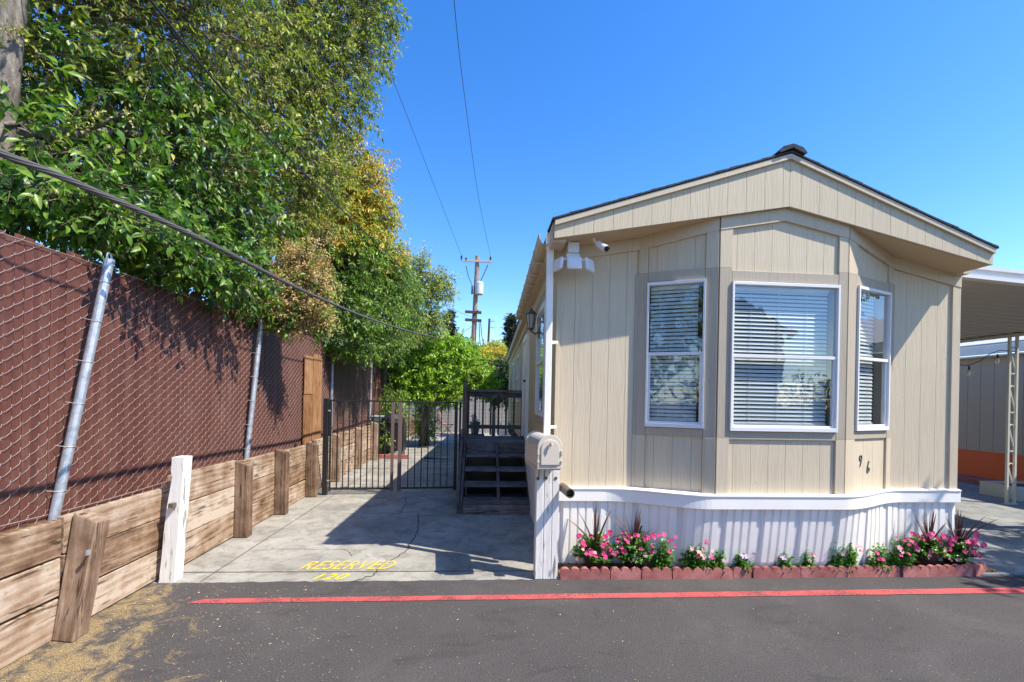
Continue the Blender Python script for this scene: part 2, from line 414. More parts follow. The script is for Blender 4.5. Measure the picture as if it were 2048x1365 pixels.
def _():
    m = M_BRICK; v = coords(m); n = noise(m, v, 7, 5, .65)
    c = ramp(m, n, [(.3, (.27, .085, .07)), (.5, (.39, .14, .12)), (.75, (.50, .22, .19))])
    p = ramp(m, noise(m, v, 90, 2), [(.35, g1(1)), (.42, g1(0))]); setc(m, mix(m, mth(m, 'MULTIPLY', p, .5), c, (.15, .06, .05))); bump(m, noise(m, v, 120, 3), .5, .004)
_()
M_POT = mat('dark plastic pot', (.035, .02, .016), .45)
M_STRAW = mat('straw', (.52, .33, .14), .8, .2)
M_LITTER = mat('dry leaf litter', (.50, .36, .19), .8, .2)
M_MAILB = mat('beige mailbox enamel', (.60, .52, .42), .35, .5)
M_BRONZE = mat('bronze plastic', (.12, .095, .07), .4, .5)
M_BLACK = mat('black plastic', (.015, .015, .016), .3, .5)
M_WPLAS = mat('white plastic', (.74, .74, .76), .35, .5)
M_NUM = mat('grey metal digit', (.09, .10, .09), .4, .5, .3)
M_POLE = wood_mat('utility pole wood', [(.25, (.16, .10, .07)), (.5, (.30, .20, .15)), (.8, (.42, .32, .26))], 'V', .4, False)
M_INS = mat('grey transformer paint', (.55, .57, .58), .5)
M_BARK = mat('grey bark', (.17, .13, .10), .9, .2)
def _():
    m = M_BARK; v = coords(m, (1, 1, .3)); n = noise(m, v, 18, 6, .7)
    setc(m, ramp(m, n, [(.3, (.08, .065, .055)), (.52, (.20, .17, .145)), (.75, (.38, .34, .29))])); bump(m, n, .9, .03)
_()
M_TWIG = mat('pale twig', (.22, .17, .12), .85, .2)
L_PRIV = leaf_mat('glossy dark green leaf', (.024, .066, .010), (.105, .22, .024), (.34, .46, .06), .38, .38)
L_OLIV = leaf_mat('olive green leaf', (.055, .10, .015), (.25, .30, .045), (.58, .54, .11), .45, .45)
L_YELO = leaf_mat('yellow green leaf', (.22, .23, .02), (.62, .47, .04), (.88, .42, .07), .5, .35)
L_TAN = leaf_mat('tan seed head', (.42, .27, .11), (.68, .46, .21), (.80, .64, .34), .85, .3)
L_SEED = leaf_mat('pale seed sprig', (.26, .25, .06), (.46, .42, .12), (.62, .55, .2), .8, .15)
L_MID = leaf_mat('mid green leaf', (.045, .12, .014), (.18, .31, .028), (.38, .50, .07), .4, .36)
L_PALE = leaf_mat('pale olive leaf', (.16, .21, .04), (.36, .42, .09), (.58, .58, .17), .5, .35)
L_CITR = leaf_mat('bright citrus leaf', (.10, .19, .015), (.30, .48, .03), (.52, .68, .07), .35, .4)
L_DARK = leaf_mat('dark bush leaf', (.016, .045, .014), (.04, .095, .022), (.09, .16, .035), .45, .2)
L_CONI = leaf_mat('dark conifer needle', (.022, .034, .020), (.045, .060, .034), (.095, .10, .055), .8, .05)
L_FLOW = leaf_mat('bedding plant leaf', (.03, .10, .014), (.10, .24, .028), (.24, .42, .06), .35, .32)
L_CORD = leaf_mat('burgundy spike leaf', (.06, .018, .018), (.14, .045, .04), (.26, .11, .09), .4, .2)
def petal(name, c, e=None):
    m = leaf_mat(name, tuple(x*.8 for x in c), c, tuple(min(1, x*1.15+.02) for x in c), .6, .25); return m
P_PINK = petal('hot pink petal', (.80, .055, .24)); P_LPINK = petal('light pink petal', (.80, .42, .46)); P_LILAC = petal('pale lilac petal', (.66, .45, .68))
M_GREY = mat('grey neighbour wall', (.48, .385, .29), .8, .2)
M_ORANGE = mat('orange painted skirting', (.80, .16, .055), .75, .2)
M_PALER = mat('pale roof', (.52, .52, .54), .8, .2)
M_CPORT = mat('cream carport metal', (.58, .54, .46), .45, .5)
M_TRIMW = mat('cream post paint', (.62, .60, .52), .5)
M_BULB = mat('clear bulb', (.75, .72, .65), .08, .6)

# ------------------------------------------------------------ setting: ground sheets
def poly_sheet(pts, z): return MB().face([(x, y, z) for x, y in pts])
struct('ground', MB().box(-900, 900, -900, 900, -.6, -.012), mat('dry ground', (.17, .14, .10), .95, .1))
edge = [(x*.06-2.62, 3.835+random.uniform(-.012, .012)) for x in range(0, 53)]
struct('road', MB().face([(-2.75, -30, 0), (60, -30, 0), (60, 3.84, 0)] + [(x, y, 0) for x, y in edge[::-1] if x < .62] + [(-2.75, 3.83, 0)]), M_ASPH)
struct('driveway', poly_sheet([(-2.72, 3.78), (.9, 3.78), (1.15, 20.), (-2.72, 20.)], -.004), M_CONC)
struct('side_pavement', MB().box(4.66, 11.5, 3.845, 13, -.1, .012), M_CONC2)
struct('planting_bed', MB().box(.72, 4.85, 3.87, 4.6, -.1, .035), M_SOIL)
# retained higher ground left of the boards
struct('raised_bank', MB().box(-60, -2.66, -6, 60, -.3, .66), M_SOIL)
# painted lines and cracks
def ribbon(pts, w, z):
    mb = MB(); P = [Vector((p[0], p[1], z)) for p in pts]; n = len(P); L = []
    for i, p in enumerate(P):
        d = (P[min(i+1, n-1)]-P[max(i-1, 0)]).normalized(); q = Vector((-d.y, d.x, 0)); ww = w[i] if isinstance(w, list) else w
        L.append((p-q*ww/2, p+q*ww/2))
    for a, b in zip(L, L[1:]): mb.face([a[0], b[0], b[1], a[1]])
    return mb
red = MB()
xs = np.linspace(-2.02, 9.0, 120); pr = None
for i, x in enumerate(xs):
    a = (x+(-.10 if i == 0 else 0), 3.447+.002*(x+2)+random.uniform(-.003, .003), .004); b = (x, 3.520+.0065*(x+2)+random.uniform(-.003, .003), .004)
    if pr: red.face([pr[0], a, b, pr[1]])
    pr = (a, b)
tag(red.build('road_line', M_RED), 'long worn red line painted across the asphalt in front of the home', 'road marking')
def jit(pts, n=6, a=.012):
    out = []
    for p, q in zip(pts, pts[1:]):
        for i in range(n):
            t = i/n; out.append((p[0]+(q[0]-p[0])*t+random.uniform(-a, a), p[1]+(q[1]-p[1])*t+random.uniform(-a, a)))
    return out+[pts[-1]]
def G(*pp): return [gz(x, y)[:2] for x, y in pp]
cr = MB()
for pts, w, a in ((G((703, 1164), (745, 1150), (765, 1130), (815, 1100), (820, 1085), (838, 1060), (838, 1028)), .010, .016),
               (G((800, 1028), (812, 1006), (812, 996)), .008, .01), (G((640, 1026), (800, 1028)), .005, .01),
               (G((560, 1098), (690, 1098), (705, 1112)), .004, .012), (G((950, 1080), (985, 1060), (1050, 1050)), .004, .015)):
    q = ribbon(jit(pts, 7, a), w, .0); b = len(cr.v); cr.v += q.v; cr.f += [tuple(i+b for i in f) for f in q.f]
for a, b, w in (((-2.55, 4.055), (.70, 4.03), .009), ((-2.25, 3.85), (-2.2, 12), .007), ((-2.5, 9.2), (.8, 9.2), .010), ((-2.5, 13), (.8, 13), .01)):
    q = ribbon([(a[0]+(b[0]-a[0])*t/20, a[1]+(b[1]-a[1])*t/20+random.uniform(-.002, .002)) for t in range(21)], w, .0); bb = len(cr.v); cr.v += q.v; cr.f += [tuple(i+bb for i in f) for f in q.f]
struct('driveway_cracks', cr, M_CRACK)
# lettering on the driveway
def text_mesh(name, s, w, h, pos, m, shear=.25, parent=None, rot=None, extrude=0, spacing=1.0, flat=True):
    cu = bpy.data.curves.new('t', 'FONT'); cu.body = s; cu.size = 1; cu.extrude = extrude; cu.space_character = spacing; cu.shear = shear
    cu.offset = .01
    o = bpy.data.objects.new('t', cu); C.objects.link(o); dg = bpy.context.evaluated_depsgraph_get(); dg.update()
    me = bpy.data.meshes.new_from_object(o.evaluated_get(dg)); bpy.data.objects.remove(o)
    xs = [v.co.x for v in me.vertices]; ys = [v.co.y for v in me.vertices]; x0, x1, y0, y1 = min(xs), max(xs), min(ys), max(ys)
    for v in me.vertices:
        v.co.x = pos[0]+(v.co.x-x0)/(x1-x0)*w; v.co.y = pos[1]+(v.co.y-y0)/(y1-y0)*h; v.co.z = pos[2]
    me.name = name; return link(name, me, m, parent)
tag(text_mesh('painted_word', 'RESERVED', .83, .21, (-1.575, 4.09, .0005), M_YEL1, .55, spacing=1.12), 'faded yellow word RESERVED stencilled on the driveway concrete', 'ground lettering')
tag(text_mesh('painted_number', '120', .285, .125, (-1.375, 3.868, .0005), M_YEL2, .5, spacing=1.15), 'brighter yellow number 120 painted below the word near the driveway edge', 'ground lettering')

# ------------------------------------------------------------ mobile home
HX0, HX1, YF, YE = .70, 4.70, 4.13, 16.5
SK = .0278
home = thing('mobile_home', 'beige mobile home with bay window, white ribbed skirting and number 96', 'mobile home', (2.7, 6, 0))
def sofz(x):   # underside of the gable overhang
    return 2.914+(x-.62)*(3.284-2.914)/(2.68-.62) if x < 2.68 else 3.284+(x-2.68)*(2.851-3.284)/(4.635-2.68)
PL = [(.70, 4.13), (1.465, 4.13), (2.08, 3.84), (3.272, 3.84), (3.985, 4.13), (4.70, 4.13)]
ZB = .70
wins = {1: (.085, .575, 1.335, 2.625), 2: (.115, 1.105, 1.322, 2.600), 3: (.145, .690, 1.335, 2.620)}
siding = MB(); back = MB()
class Boards:      # every trim board is a part of its own
    def __init__(s, m): s.m = m
    def hexa(s, p): MB().hexa(p).build('trim_board', s.m, home, bevel=.002)
trl = Boards(M_TRIML); trd = Boards(M_TRIMD)
def fac(i):
    A = Vector((*PL[i], 0)); B = Vector((*PL[i+1], 0)); d = (B-A).normalized(); n = Vector((d.y, -d.x, 0)); return A, B, d, n, (B-A).length
def plate(mb, i, s0, s1, z0, z1, o0, o1, zf0=None, zf1=None):
    """box lying on wall facet i between s0..s1, z0..z1 (tops may slope), standing o0..o1 outwards"""
    A, B, d, n, L = fac(i); a = A+d*s0; b = A+d*s1
    za = zf0 if zf0 is not None else z1; zb = zf1 if zf1 is not None else z1
    p = [a+n*o1, b+n*o1, b+n*o0, a+n*o0]
    mb.hexa([(q.x, q.y, z0) for q in p]+[(p[0].x, p[0].y, za), (p[1].x, p[1].y, zb), (p[2].x, p[2].y, zb), (p[3].x, p[3].y, za)])
def topz(i, s):
    A, B, d, n, L = fac(i); p = A+d*s; return sofz(p.x)+.01
PITCH = .162
for i in range(5):
    A, B, d, n, L = fac(i); w = wins.get(i)
    cuts = sorted(set([0, L]+[k*PITCH for k in range(1, int(L/PITCH)+1)]+([w[0], w[1]] if w else [])))
    for a, b in zip(cuts, cuts[1:]):
        if b-a < .012: continue
        gap = .0013; a2 = a+(gap if a > 0 else 0); b2 = b-(gap if b < L else 0)
        if w and a >= w[0]-1e-6 and b <= w[1]+1e-6:
            plate(siding, i, a2, b2, ZB, w[2], 0, .008); plate(siding, i, a2, b2, w[3], 0, 0, .008, topz(i, a2), topz(i, b2))
        else: plate(siding, i, a2, b2, ZB, 0, 0, .008, topz(i, a2), topz(i, b2))
    # wall core with opening
    if w:
        plate(back, i, 0, w[0], ZB, 0, -.09, 0, topz(i, 0), topz(i, w[0])); plate(back, i, w[1], L, ZB, 0, -.09, 0, topz(i, w[1]), topz(i, L))
        plate(back, i, w[0], w[1], ZB, w[2], -.09, 0); plate(back, i, w[0], w[1], w[3], 0, -.09, 0, topz(i, w[0]), topz(i, w[1]))
    else: plate(back, i, 0, L, ZB, 0, -.09, 0, topz(i, 0), topz(i, L))
siding.build('front_siding', M_SIDE, home)
back.build('wall_core', mat('groove shade', (.46, .38, .27), .9, .1), home)
# trim boards: taupe round the windows, beige above and below
def vtrim(i, s0, s1, th=.026, lo=True, hi=True):
    z1, z2 = 1.235, 2.735
    if lo: plate(trl, i, s0, s1, ZB, z1-.001, .0, th)
    plate(trd, i, s0, s1, z1, z2, .0, th)
    if hi: plate(trl, i, s0, s1, z2+.001, 0, .0, th, topz(i, s0)-.005, topz(i, s1)-.005)
L1, L2, L3 = fac(1)[4], fac(2)[4], fac(3)[4]
vtrim(1, 0, .083); vtrim(1, wins[1][1]+.002, L1-.001)
vtrim(2, .001, .113); vtrim(2, wins[2][1]+.002, L2-.001)
vtrim(3, .001, .143); vtrim(3, wins[3][1]+.002, L3)
plate(trl, 1, L1-.085, L1, ZB, 1.234, .0265, .030); 
for i in (1, 2, 3):
    w = wins[i]
    plate(trd, i, w[0], w[1], w[3]+.028, w[3]+.115, 0, .024); plate(trd, i, w[0], w[1], w[2]-.095, w[2]-.026, 0, .024)
# taupe strip on the flat wall left of the bay, and beige corner board at the right end
plate(trd, 0, fac(0)[4]-.035, fac(0)[4]-.001, 1.235, 2.735, 0, .02); plate(trl, 0, fac(0)[4]-.035, fac(0)[4]-.001, ZB, 1.234, 0, .02)
plate(trd, 4, .001, .035, 1.9, 2.735, 0, .012)
plate(trl, 4, fac(4)[4]-.085, fac(4)[4], ZB, 0, 0, .026, topz(4, .63), topz(4, .715)-.02)
plate(trl, 0, -.012, .022, ZB, 0, 0, .022, topz(0, 0)-.005, topz(0, .022)-.005)
# frieze under the soffit
for i in range(5):
    A, B, d, n, L = fac(i); n_ = 6; fz_ = MB()
    for k in range(n_):
        a, b = L*k/n_, L*(k+1)/n_; za, zb = topz(i, a), topz(i, b)
        p = [A+d*a+n*.031, A+d*b+n*.031, A+d*b, A+d*a]
        fz_.hexa([(p[0].x, p[0].y, za-.12), (p[1].x, p[1].y, zb-.12), (p[2].x, p[2].y, zb-.12), (p[3].x, p[3].y, za-.12),
                  (p[0].x, p[0].y, za-.008), (p[1].x, p[1].y, zb-.008), (p[2].x, p[2].y, zb-.008), (p[3].x, p[3].y, za-.008)])
    fz_.build('frieze', M_TRIML, home)
# windows
def window(i, w):
    A, B, d, n, L = fac(i); s0, s1, z0, z1 = w; T = Matrix((( d.x, -n.x, 0, A.x), (d.y, -n.y, 0, A.y), (0, 0, 1, 0), (0, 0, 0, 1)))
    f = MB(); fw = .024; zm = z0+(z1-z0)*.503
    def b(a, c, y0, y1, e, g): f.box(a, c, y0, y1, e, g, T)
    b(s0-.004, s0+fw-.01, -.046, .012, z0-.020, z1+.018); b(s1-fw+.01, s1+.004, -.046, .012, z0-.020, z1+.018)
    b(s0+fw-.01, s1-fw+.01, -.046, .012, z0-.020, z0+fw-.008); b(s0+fw-.01, s1-fw+.01, -.046, .012, z1-fw+.014, z1+.018)
    b(s0+fw-.01, s1-fw+.01, -.036, .008, zm-.014, zm+.014)
    b(s0+fw-.01, s0+fw+.010, -.026, .008, z0+fw-.008, zm-.014); b(s1-fw-.010, s1-fw+.01, -.026, .008, z0+fw-.008, zm-.014)
    b(s0+fw+.010, s1-fw-.010, -.024, .008, z0+fw-.008, z0+fw+.010)
    fo = f.build('window', M_ALU, home, bevel=.002)
    for (pa, pb, pz0, pz1, py) in ((s0+fw-.010, s1-fw+.010, zm+.014, z1-fw+.014, -.018), (s0+fw+.010, s1-fw-.010, z0+fw+.010, zm-.014, -.012)):
        nx_ = 8; g = MB()      # old float glass: very slightly wavy
        for a_ in range(nx_):
            xa, xb = pa+(pb-pa)*a_/nx_, pa+(pb-pa)*(a_+1)/nx_
            g.face([T @ Vector(p) for p in ((xa, py, pz0), (xb, py, pz0), (xb, py, pz1), (xa, py, pz1))])
        g.build('pane', M_GLASS, fo)
    bl = MB(); z = z0+fw+.03; k = 0; e1 = s1-fw-(.03 if i != 3 else .12)
    while z < z1-.03:
        dz = random.uniform(-.0015, .0015)
        sg = random.uniform(-.001, .001)
        bl.hexa([tuple(T @ Vector(p)) for p in ((s0+fw, .030, z+dz-.013), (e1, .030, z+dz-.013+sg), (e1, .042, z+dz+.012+sg), (s0+fw, .042, z+dz+.012),
                 (s0+fw, .030, z+dz-.0118), (e1, .030, z+dz-.0118+sg), (e1, .042, z+dz+.0132+sg), (s0+fw, .042, z+dz+.0132))])
        z += .0355; k += 1
    bl.box(s0+fw, e1, .022, .05, z1-.045, z1-.012, T)
    bl.box(s0+fw, e1, .026, .044, z0+fw+.012, z0+fw+.026, T)
    for q in (.22, .5, .78) if i == 2 else (.25, .75): bl.box(s0+(e1-s0)*q, s0+(e1-s0)*q+.003, .024, .026, z0+fw, z1-.03, T)
    bl.build('blind', M_BLIND, fo)
for i, w in wins.items(): window(i, w)
# house shell: side walls, back, inner ceiling/floor
def lx(y): return HX0+SK*(y-YF)
def rx(y): return HX1+SK*(y-YF)
sh = MB()
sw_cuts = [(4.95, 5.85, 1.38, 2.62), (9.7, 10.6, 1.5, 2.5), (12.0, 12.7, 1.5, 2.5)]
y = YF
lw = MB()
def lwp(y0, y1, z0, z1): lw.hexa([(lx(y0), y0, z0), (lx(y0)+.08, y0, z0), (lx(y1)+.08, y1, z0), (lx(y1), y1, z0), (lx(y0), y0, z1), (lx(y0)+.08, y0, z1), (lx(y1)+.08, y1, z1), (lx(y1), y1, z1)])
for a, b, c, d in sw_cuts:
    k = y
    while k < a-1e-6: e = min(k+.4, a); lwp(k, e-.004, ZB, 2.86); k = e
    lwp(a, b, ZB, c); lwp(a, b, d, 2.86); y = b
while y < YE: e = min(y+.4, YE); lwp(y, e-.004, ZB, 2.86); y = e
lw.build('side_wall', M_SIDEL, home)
sh.hexa([(lx(YF+.09)+.085, YF+.09, ZB), (lx(YF+.09)+.09, YF+.09, ZB), (lx(YE)+.09, YE, ZB), (lx(YE)+.085, YE, ZB), (lx(YF+.09)+.085, YF+.09, 1.3), (lx(YF)+.09, YF+.09, 1.3), (lx(YE)+.09, YE, 1.3), (lx(YE)+.085, YE, 1.3)])
sh.box(lx(YE), rx(YE), YE, YE+.08, .0, 2.86); sh.hexa([(rx(YF)-.08, YF+.01, .0), (rx(YF)-.006, YF+.01, .0), (rx(YE)-.006, YE, .0), (rx(YE)-.08, YE, .0), (rx(YF)-.08, YF+.01, 2.85), (rx(YF)-.006, YF+.01, 2.85), (rx(YE)-.006, YE, 2.85), (rx(YE)-.08, YE, 2.85)])
sh.build('rear_wall', M_SIDEL, home)
rm = MB(); rm.box(HX0+.1, HX1-.1, 5.6, 5.68, .7, 2.85); rm.box(HX0+.1, HX1-.1, 4.25, 5.6, .66, .70)
rm.build('room_partition', M_DARKROOM, home)
# side windows, storm door
for (a, b, c, d) in sw_cuts:
    f = MB()
    for (y0, y1, z0, z1) in ((a-.03, a+.03, c-.03, d+.03), (b-.03, b+.03, c-.03, d+.03), (a+.03, b-.03, c-.03, c+.03), (a+.03, b-.03, d-.03, d+.03), (a+.03, b-.03, (c+d)/2-.02, (c+d)/2+.02)):
        f.hexa([(lx(y0)-.03, y0, z0), (lx(y0)+.03, y0, z0), (lx(y1)+.03, y1, z0), (lx(y1)-.03, y1, z0), (lx(y0)-.03, y0, z1), (lx(y0)+.03, y0, z1), (lx(y1)+.03, y1, z1), (lx(y1)-.03, y1, z1)])
    fo = f.build('side_window', M_ALU, home)
    MB().hexa([(lx(a)-.004, a, c), (lx(a), a, c), (lx(b), b, c), (lx(b)-.004, b, c), (lx(a)-.004, a, d), (lx(a), a, d), (lx(b), b, d), (lx(b)-.004, b, d)]).build('pane', M_GLASS, fo)
    MB().box(lx(a)+.05, lx(a)+.06, a, b, c, d).build('curtain', M_BLIND, fo)
    for (y0, y1) in ((a-.13, a-.035), (b+.035, b+.13)):
        pass
stt = MB()
for (y0, y1, z0, z1) in ((4.80, 4.915, 1.25, 2.75), (5.885, 5.99, 1.25, 2.75), (4.915, 5.885, 1.25, 1.345), (4.915, 5.885, 2.655, 2.75)):
    stt.hexa([(lx(y0)-.022, y0, z0), (lx(y0)-.001, y0, z0), (lx(y1)-.001, y1, z0), (lx(y1)-.022, y1, z0), (lx(y0)-.022, y0, z1), (lx(y0)-.001, y0, z1), (lx(y1)-.001, y1, z1), (lx(y1)-.022, y1, z1)])
stt.build('side_window_surround', M_TRIMD, home)
dr = MB()
for (y0, y1, z0, z1, o) in ((7.25, 7.33, .87, 2.62, .05), (8.12, 8.2, .87, 2.62, .05), (7.33, 8.12, 2.54, 2.62, .05), (7.33, 8.12, .87, 2.54, .02)):
    dr.hexa([(lx(y0)-o, y0, z0), (lx(y0), y0, z0), (lx(y1), y1, z0), (lx(y1)-o, y1, z0), (lx(y0)-o, y0, z1), (lx(y0), y0, z1), (lx(y1), y1, z1), (lx(y1)-o, y1, z1)])
do = dr.build('side_door', M_WHITE, home); MB().box(lx(7.4)-.09, lx(7.4)-.02, 7.37, 7.40, 1.82, 1.86).build('handle', M_NUM, do)
# gable fascia, soffit, roof
FY = 3.77
RT = [(.60, 3.075), (2.672, 3.752), (4.625, 3.008)]; RB = [(.60, 2.911), (2.68, 3.284), (4.625, 2.848)]
def lin(P, x):
    (x0, z0), (x1, z1), (x2, z2) = P
    return z0+(x-x0)*(z1-z0)/(x1-x0) if x < x1 else z1+(x-x1)*(z2-z1)/(x2-x1)
fs = MB(); x = RT[0][0]; xs = [x]
while x < RT[2][0]-.01:
    x = min(x+.168, RT[2][0]); xs.append(x)
xs = sorted(set(xs+[2.676]))
for a, b in zip(xs, xs[1:]):
    if b-a < .02: continue
    a2, b2 = a+.0013, b-.0013
    fs.hexa([(a2, FY, lin(RB, a2)), (b2, FY, lin(RB, b2)), (b2, FY+.02, lin(RB, b2)), (a2, FY+.02, lin(RB, a2)), (a2, FY, lin(RT, a2)-.06), (b2, FY, lin(RT, b2)-.06), (b2, FY+.02, lin(RT, b2)-.06), (a2, FY+.02, lin(RT, a2)-.06)])
fs.build('gable_fascia', M_FASC, home)
bk = MB(); rk = MB()
for (p, q) in ((0, 1), (1, 2)):
    x0, x1 = RT[p][0], RT[q][0]
    bk.hexa([(x0, FY+.012, lin(RB, x0)+.004), (x1, FY+.012, lin(RB, x1-1e-4)+.004), (x1, FY+.04, lin(RB, x1-1e-4)+.004), (x0, FY+.04, lin(RB, x0)+.004), (x0, FY+.012, RT[p][1]-.02), (x1, FY+.012, RT[q][1]-.02), (x1, FY+.04, RT[q][1]-.02), (x0, FY+.04, RT[p][1]-.02)])
    rk.hexa([(x0, FY-.022, RT[p][1]-.062), (x1, FY-.022, RT[q][1]-.062), (x1, FY+.006, RT[q][1]-.062), (x0, FY+.006, RT[p][1]-.062), (x0, FY-.022, RT[p][1]-.016), (x1, FY-.022, RT[q][1]-.016), (x1, FY+.006, RT[q][1]-.016), (x0, FY+.006, RT[p][1]-.016)])
bk.build('fascia_backing', mat('fascia gap', (.44, .36, .25), .9, .1), home); rk.build('rake_board', M_TRIML, home, bevel=.002)
so = MB()
for a, b in ((.60, 2.68), (2.68, 4.625)):
    so.hexa([(a, FY+.03, lin(RB, a)+.004), (b, FY+.03, lin(RB, b)+.004), (b, YF+.06, lin(RB, b)+.004), (a, YF+.06, lin(RB, a)+.004), (a, FY+.03, lin(RB, a)+.02), (b, FY+.03, lin(RB, b)+.02), (b, YF+.06, lin(RB, b)+.02), (a, YF+.06, lin(RB, a)+.02)])
so.build('soffit', M_SOFF, home)
rf = MB()
def rslab(x0, z0, x1, z1, t):
    s0 = SK*(YE+.1-YF); rf.hexa([(x0, FY-.03, z0-t), (x1, FY-.03, z1-t), (x1+s0, YE+.1, z1-t), (x0+s0, YE+.1, z0-t), (x0, FY-.03, z0), (x1, FY-.03, z1), (x1+s0, YE+.1, z1), (x0+s0, YE+.1, z0)])
rslab(.575, 3.073, 2.672, 3.758, .014); rslab(2.672, 3.758, 4.645, 3.004, .014)
roof = rf.build('roof', M_SHING, home)
shg = MB()   # ragged shingle ends along the rake
for side in (0, 1):
    for k in range(15):
        x0 = (.58+k*.14) if side == 0 else (2.672+k*.1315); x1 = x0+.1315
        z0, z1 = lin(RT, x0)+.004, lin(RT, min(x1, 4.64))+.004
        l = random.uniform(.024, .031); hh = random.uniform(.003, .009)
        if side == 0: shg.hexa([(x0, FY-l, z0), (x1, FY-l, z1), (x1, FY+.3, z1), (x0, FY+.3, z0), (x0, FY-l, z0+hh), (x1, FY-l, z1+hh*.2), (x1, FY+.3, z1+hh*.2), (x0, FY+.3, z0+hh)])
        else: shg.hexa([(x0, FY-l, z0), (x1, FY-l, z1), (x1, FY+.3, z1), (x0, FY+.3, z0), (x0, FY-l, z0+hh*.2), (x1, FY-l, z1+hh), (x1, FY+.3, z1+hh), (x0, FY+.3, z0+hh*.2)])
shg.build('shingle_edge', M_SHING, roof)
rc = MB()
for k in range(60):
    y0 = FY-.05+k*.21; xx = 2.672+SK*(y0-YF+.3)
    pr = [(xx-.13, 3.735), (xx-.09, 3.78), (xx, 3.808), (xx+.09, 3.78), (xx+.13, 3.735), (xx+.11, 3.728), (xx, 3.775), (xx-.11, 3.728)]
    rc.prism([(a, y0, b+(k % 2)*.004) for a, b in pr], (0, .205, 0))
rc.build('ridge_cap', M_SHING, roof)
# eave board + gutter + downspout on the left side
ev = MB()
def eslab(x0, x1, y0, y1, z0, z1): ev.hexa([(x0+SK*(y0-YF), y0, z0), (x1+SK*(y0-YF), y0, z0), (x1+SK*(y1-YF), y1, z0), (x0+SK*(y1-YF), y1, z0), (x0+SK*(y0-YF), y0, z1), (x1+SK*(y0-YF), y0, z1), (x1+SK*(y1-YF), y1, z1), (x0+SK*(y1-YF), y1, z1)])
eslab(.60, .72, FY+.05, YE, 2.90, 2.93); eslab(.600, .615, FY+.05, YE, 2.93, 3.06); eslab(.675, .699, FY+.3, YE, 2.76, 2.90)
eslab(4.60, 4.70, FY+.25, YE, 2.84, 2.98)
ev.build('eave_board', M_TRIML, home)
gu = MB()
def gp(y): o = SK*(y-YF); return [(.50+o, 3.04), (.515+o, 2.955), (.545+o, 2.935), (.598+o, 2.935), (.598+o, 2.945), (.548+o, 2.945), (.524+o, 2.962), (.510+o, 3.04)]
a, b = gp(4.02), gp(7.9); bb = len(gu.v); gu.v += [(x, 4.02, z) for x, z in a]+[(x, 7.9, z) for x, z in b]
for k in range(8): gu.f.append((bb+k, bb+(k+1) % 8, bb+8+(k+1) % 8, bb+8+k))
gu.f.append(tuple(bb+k for k in range(8))[::-1]); gu.f.append(tuple(bb+8+k for k in range(8)))
guo = gu.build('gutter', M_TRIML, home)
st = MB()
for k in range(8):
    st = MB(); yy = 4.5+k*.46; o = SK*(yy-YF); st.box(.488+o, .60+o, yy, yy+.018, 3.035, 3.05); st.box(.496+o, .506+o, yy, yy+.018, 2.93, 3.035); st.box(.5+o, .68+o, yy, yy+.016, 2.905, 2.93)
    st.build('strap', M_TRIML, guo)
ds = MB(); ds.box(.580, .640, 4.03, 4.09, .60, 2.94); ds.box(.572, .648, 4.022, 4.098, 2.92, 3.05); ds.box(.578, .70, 4.055, 4.065, 2.05, 2.08); ds.box(.578, .70, 4.055, 4.065, 1.28, 1.31)
ds.build('downspout', M_WHITE, home, bevel=.004)
# skirting: ribbed vinyl following the bay
def smooth(t): t = max(0, min(1, t)); return t*t*(3-2*t)
def ytop(x): return 4.125-.30*smooth((x-1.16)/.88)+.30*smooth((x-3.26)/.86)
def ybot(x): return 4.13-.20*smooth((x-1.2)/.92)+.20*smooth((x-3.35)/.85)
def sbot(x): return x+.035*math.sin(max(0, min(1, (x-3.0)/1.0))*math.pi)
sk = MB(); vns = []; x = .715; k = 0; per = .352
prof = []
xx = .715
while xx < 4.70:
    prof.append((xx, 0, 'v')); xx += .055
    for j in range(4):
        prof += [(xx, 0, 's'), (xx+.011, 0, 's'), (xx+.018, .014, 's'), (xx+.068, .014, 's')]; xx += .0742
prof = [p for p in prof if p[0] < 4.70]+[(4.70, 0, 's')]
rows = [.0, .12, .25, .4, .55, .665]
for (xa, da, ta), (xb, db, tb) in zip(prof, prof[1:]):
    mb = MB() if ta == 'v' else sk
    if ta == 'v': vns.append(mb)
    def P(x, d, z):
        t = z/.665; w = t**.6; y = ybot(x)*(1-w)+ytop(x)*w; return (x-.0*(1-t), y-d-.004, z)
    for z0, z1 in zip(rows, rows[1:]):
        mb.face([P(xa, da, z0), P(xb, db, z0), P(xb, db, z1), P(xa, da, z1)])
sko = sk.build('skirting', M_WHITE, home); [q_.build('vent_strip', M_VENT, sko) for q_ in vns]
MB().box(.70, .72, 4.12, YE, 0, .70).build('side_skirting', M_WHITE, home)
bd = MB(); n = 90; rows = [(.0, .610), (.026, .618), (.026, .722), (.034, .728), (.034, .738), (.0, .745)]
Xs = [.69+(4.715-.69)*k/n for k in range(n+1)]
for a, b in zip(Xs, Xs[1:]):
    for (d0, z0), (d1, z1) in zip(rows, rows[1:]):
        bd.face([(a, ytop(a)-.016-d0, z0), (b, ytop(b)-.016-d0, z0), (b, ytop(b)-.016-d1, z1), (a, ytop(a)-.016-d1, z1)])
for xe in (.69, 4.715): bd.face([(xe, ytop(xe)-.016-d, z) for d, z in rows]+[(xe, ytop(xe)+.05, .745), (xe, ytop(xe)+.05, .61)])
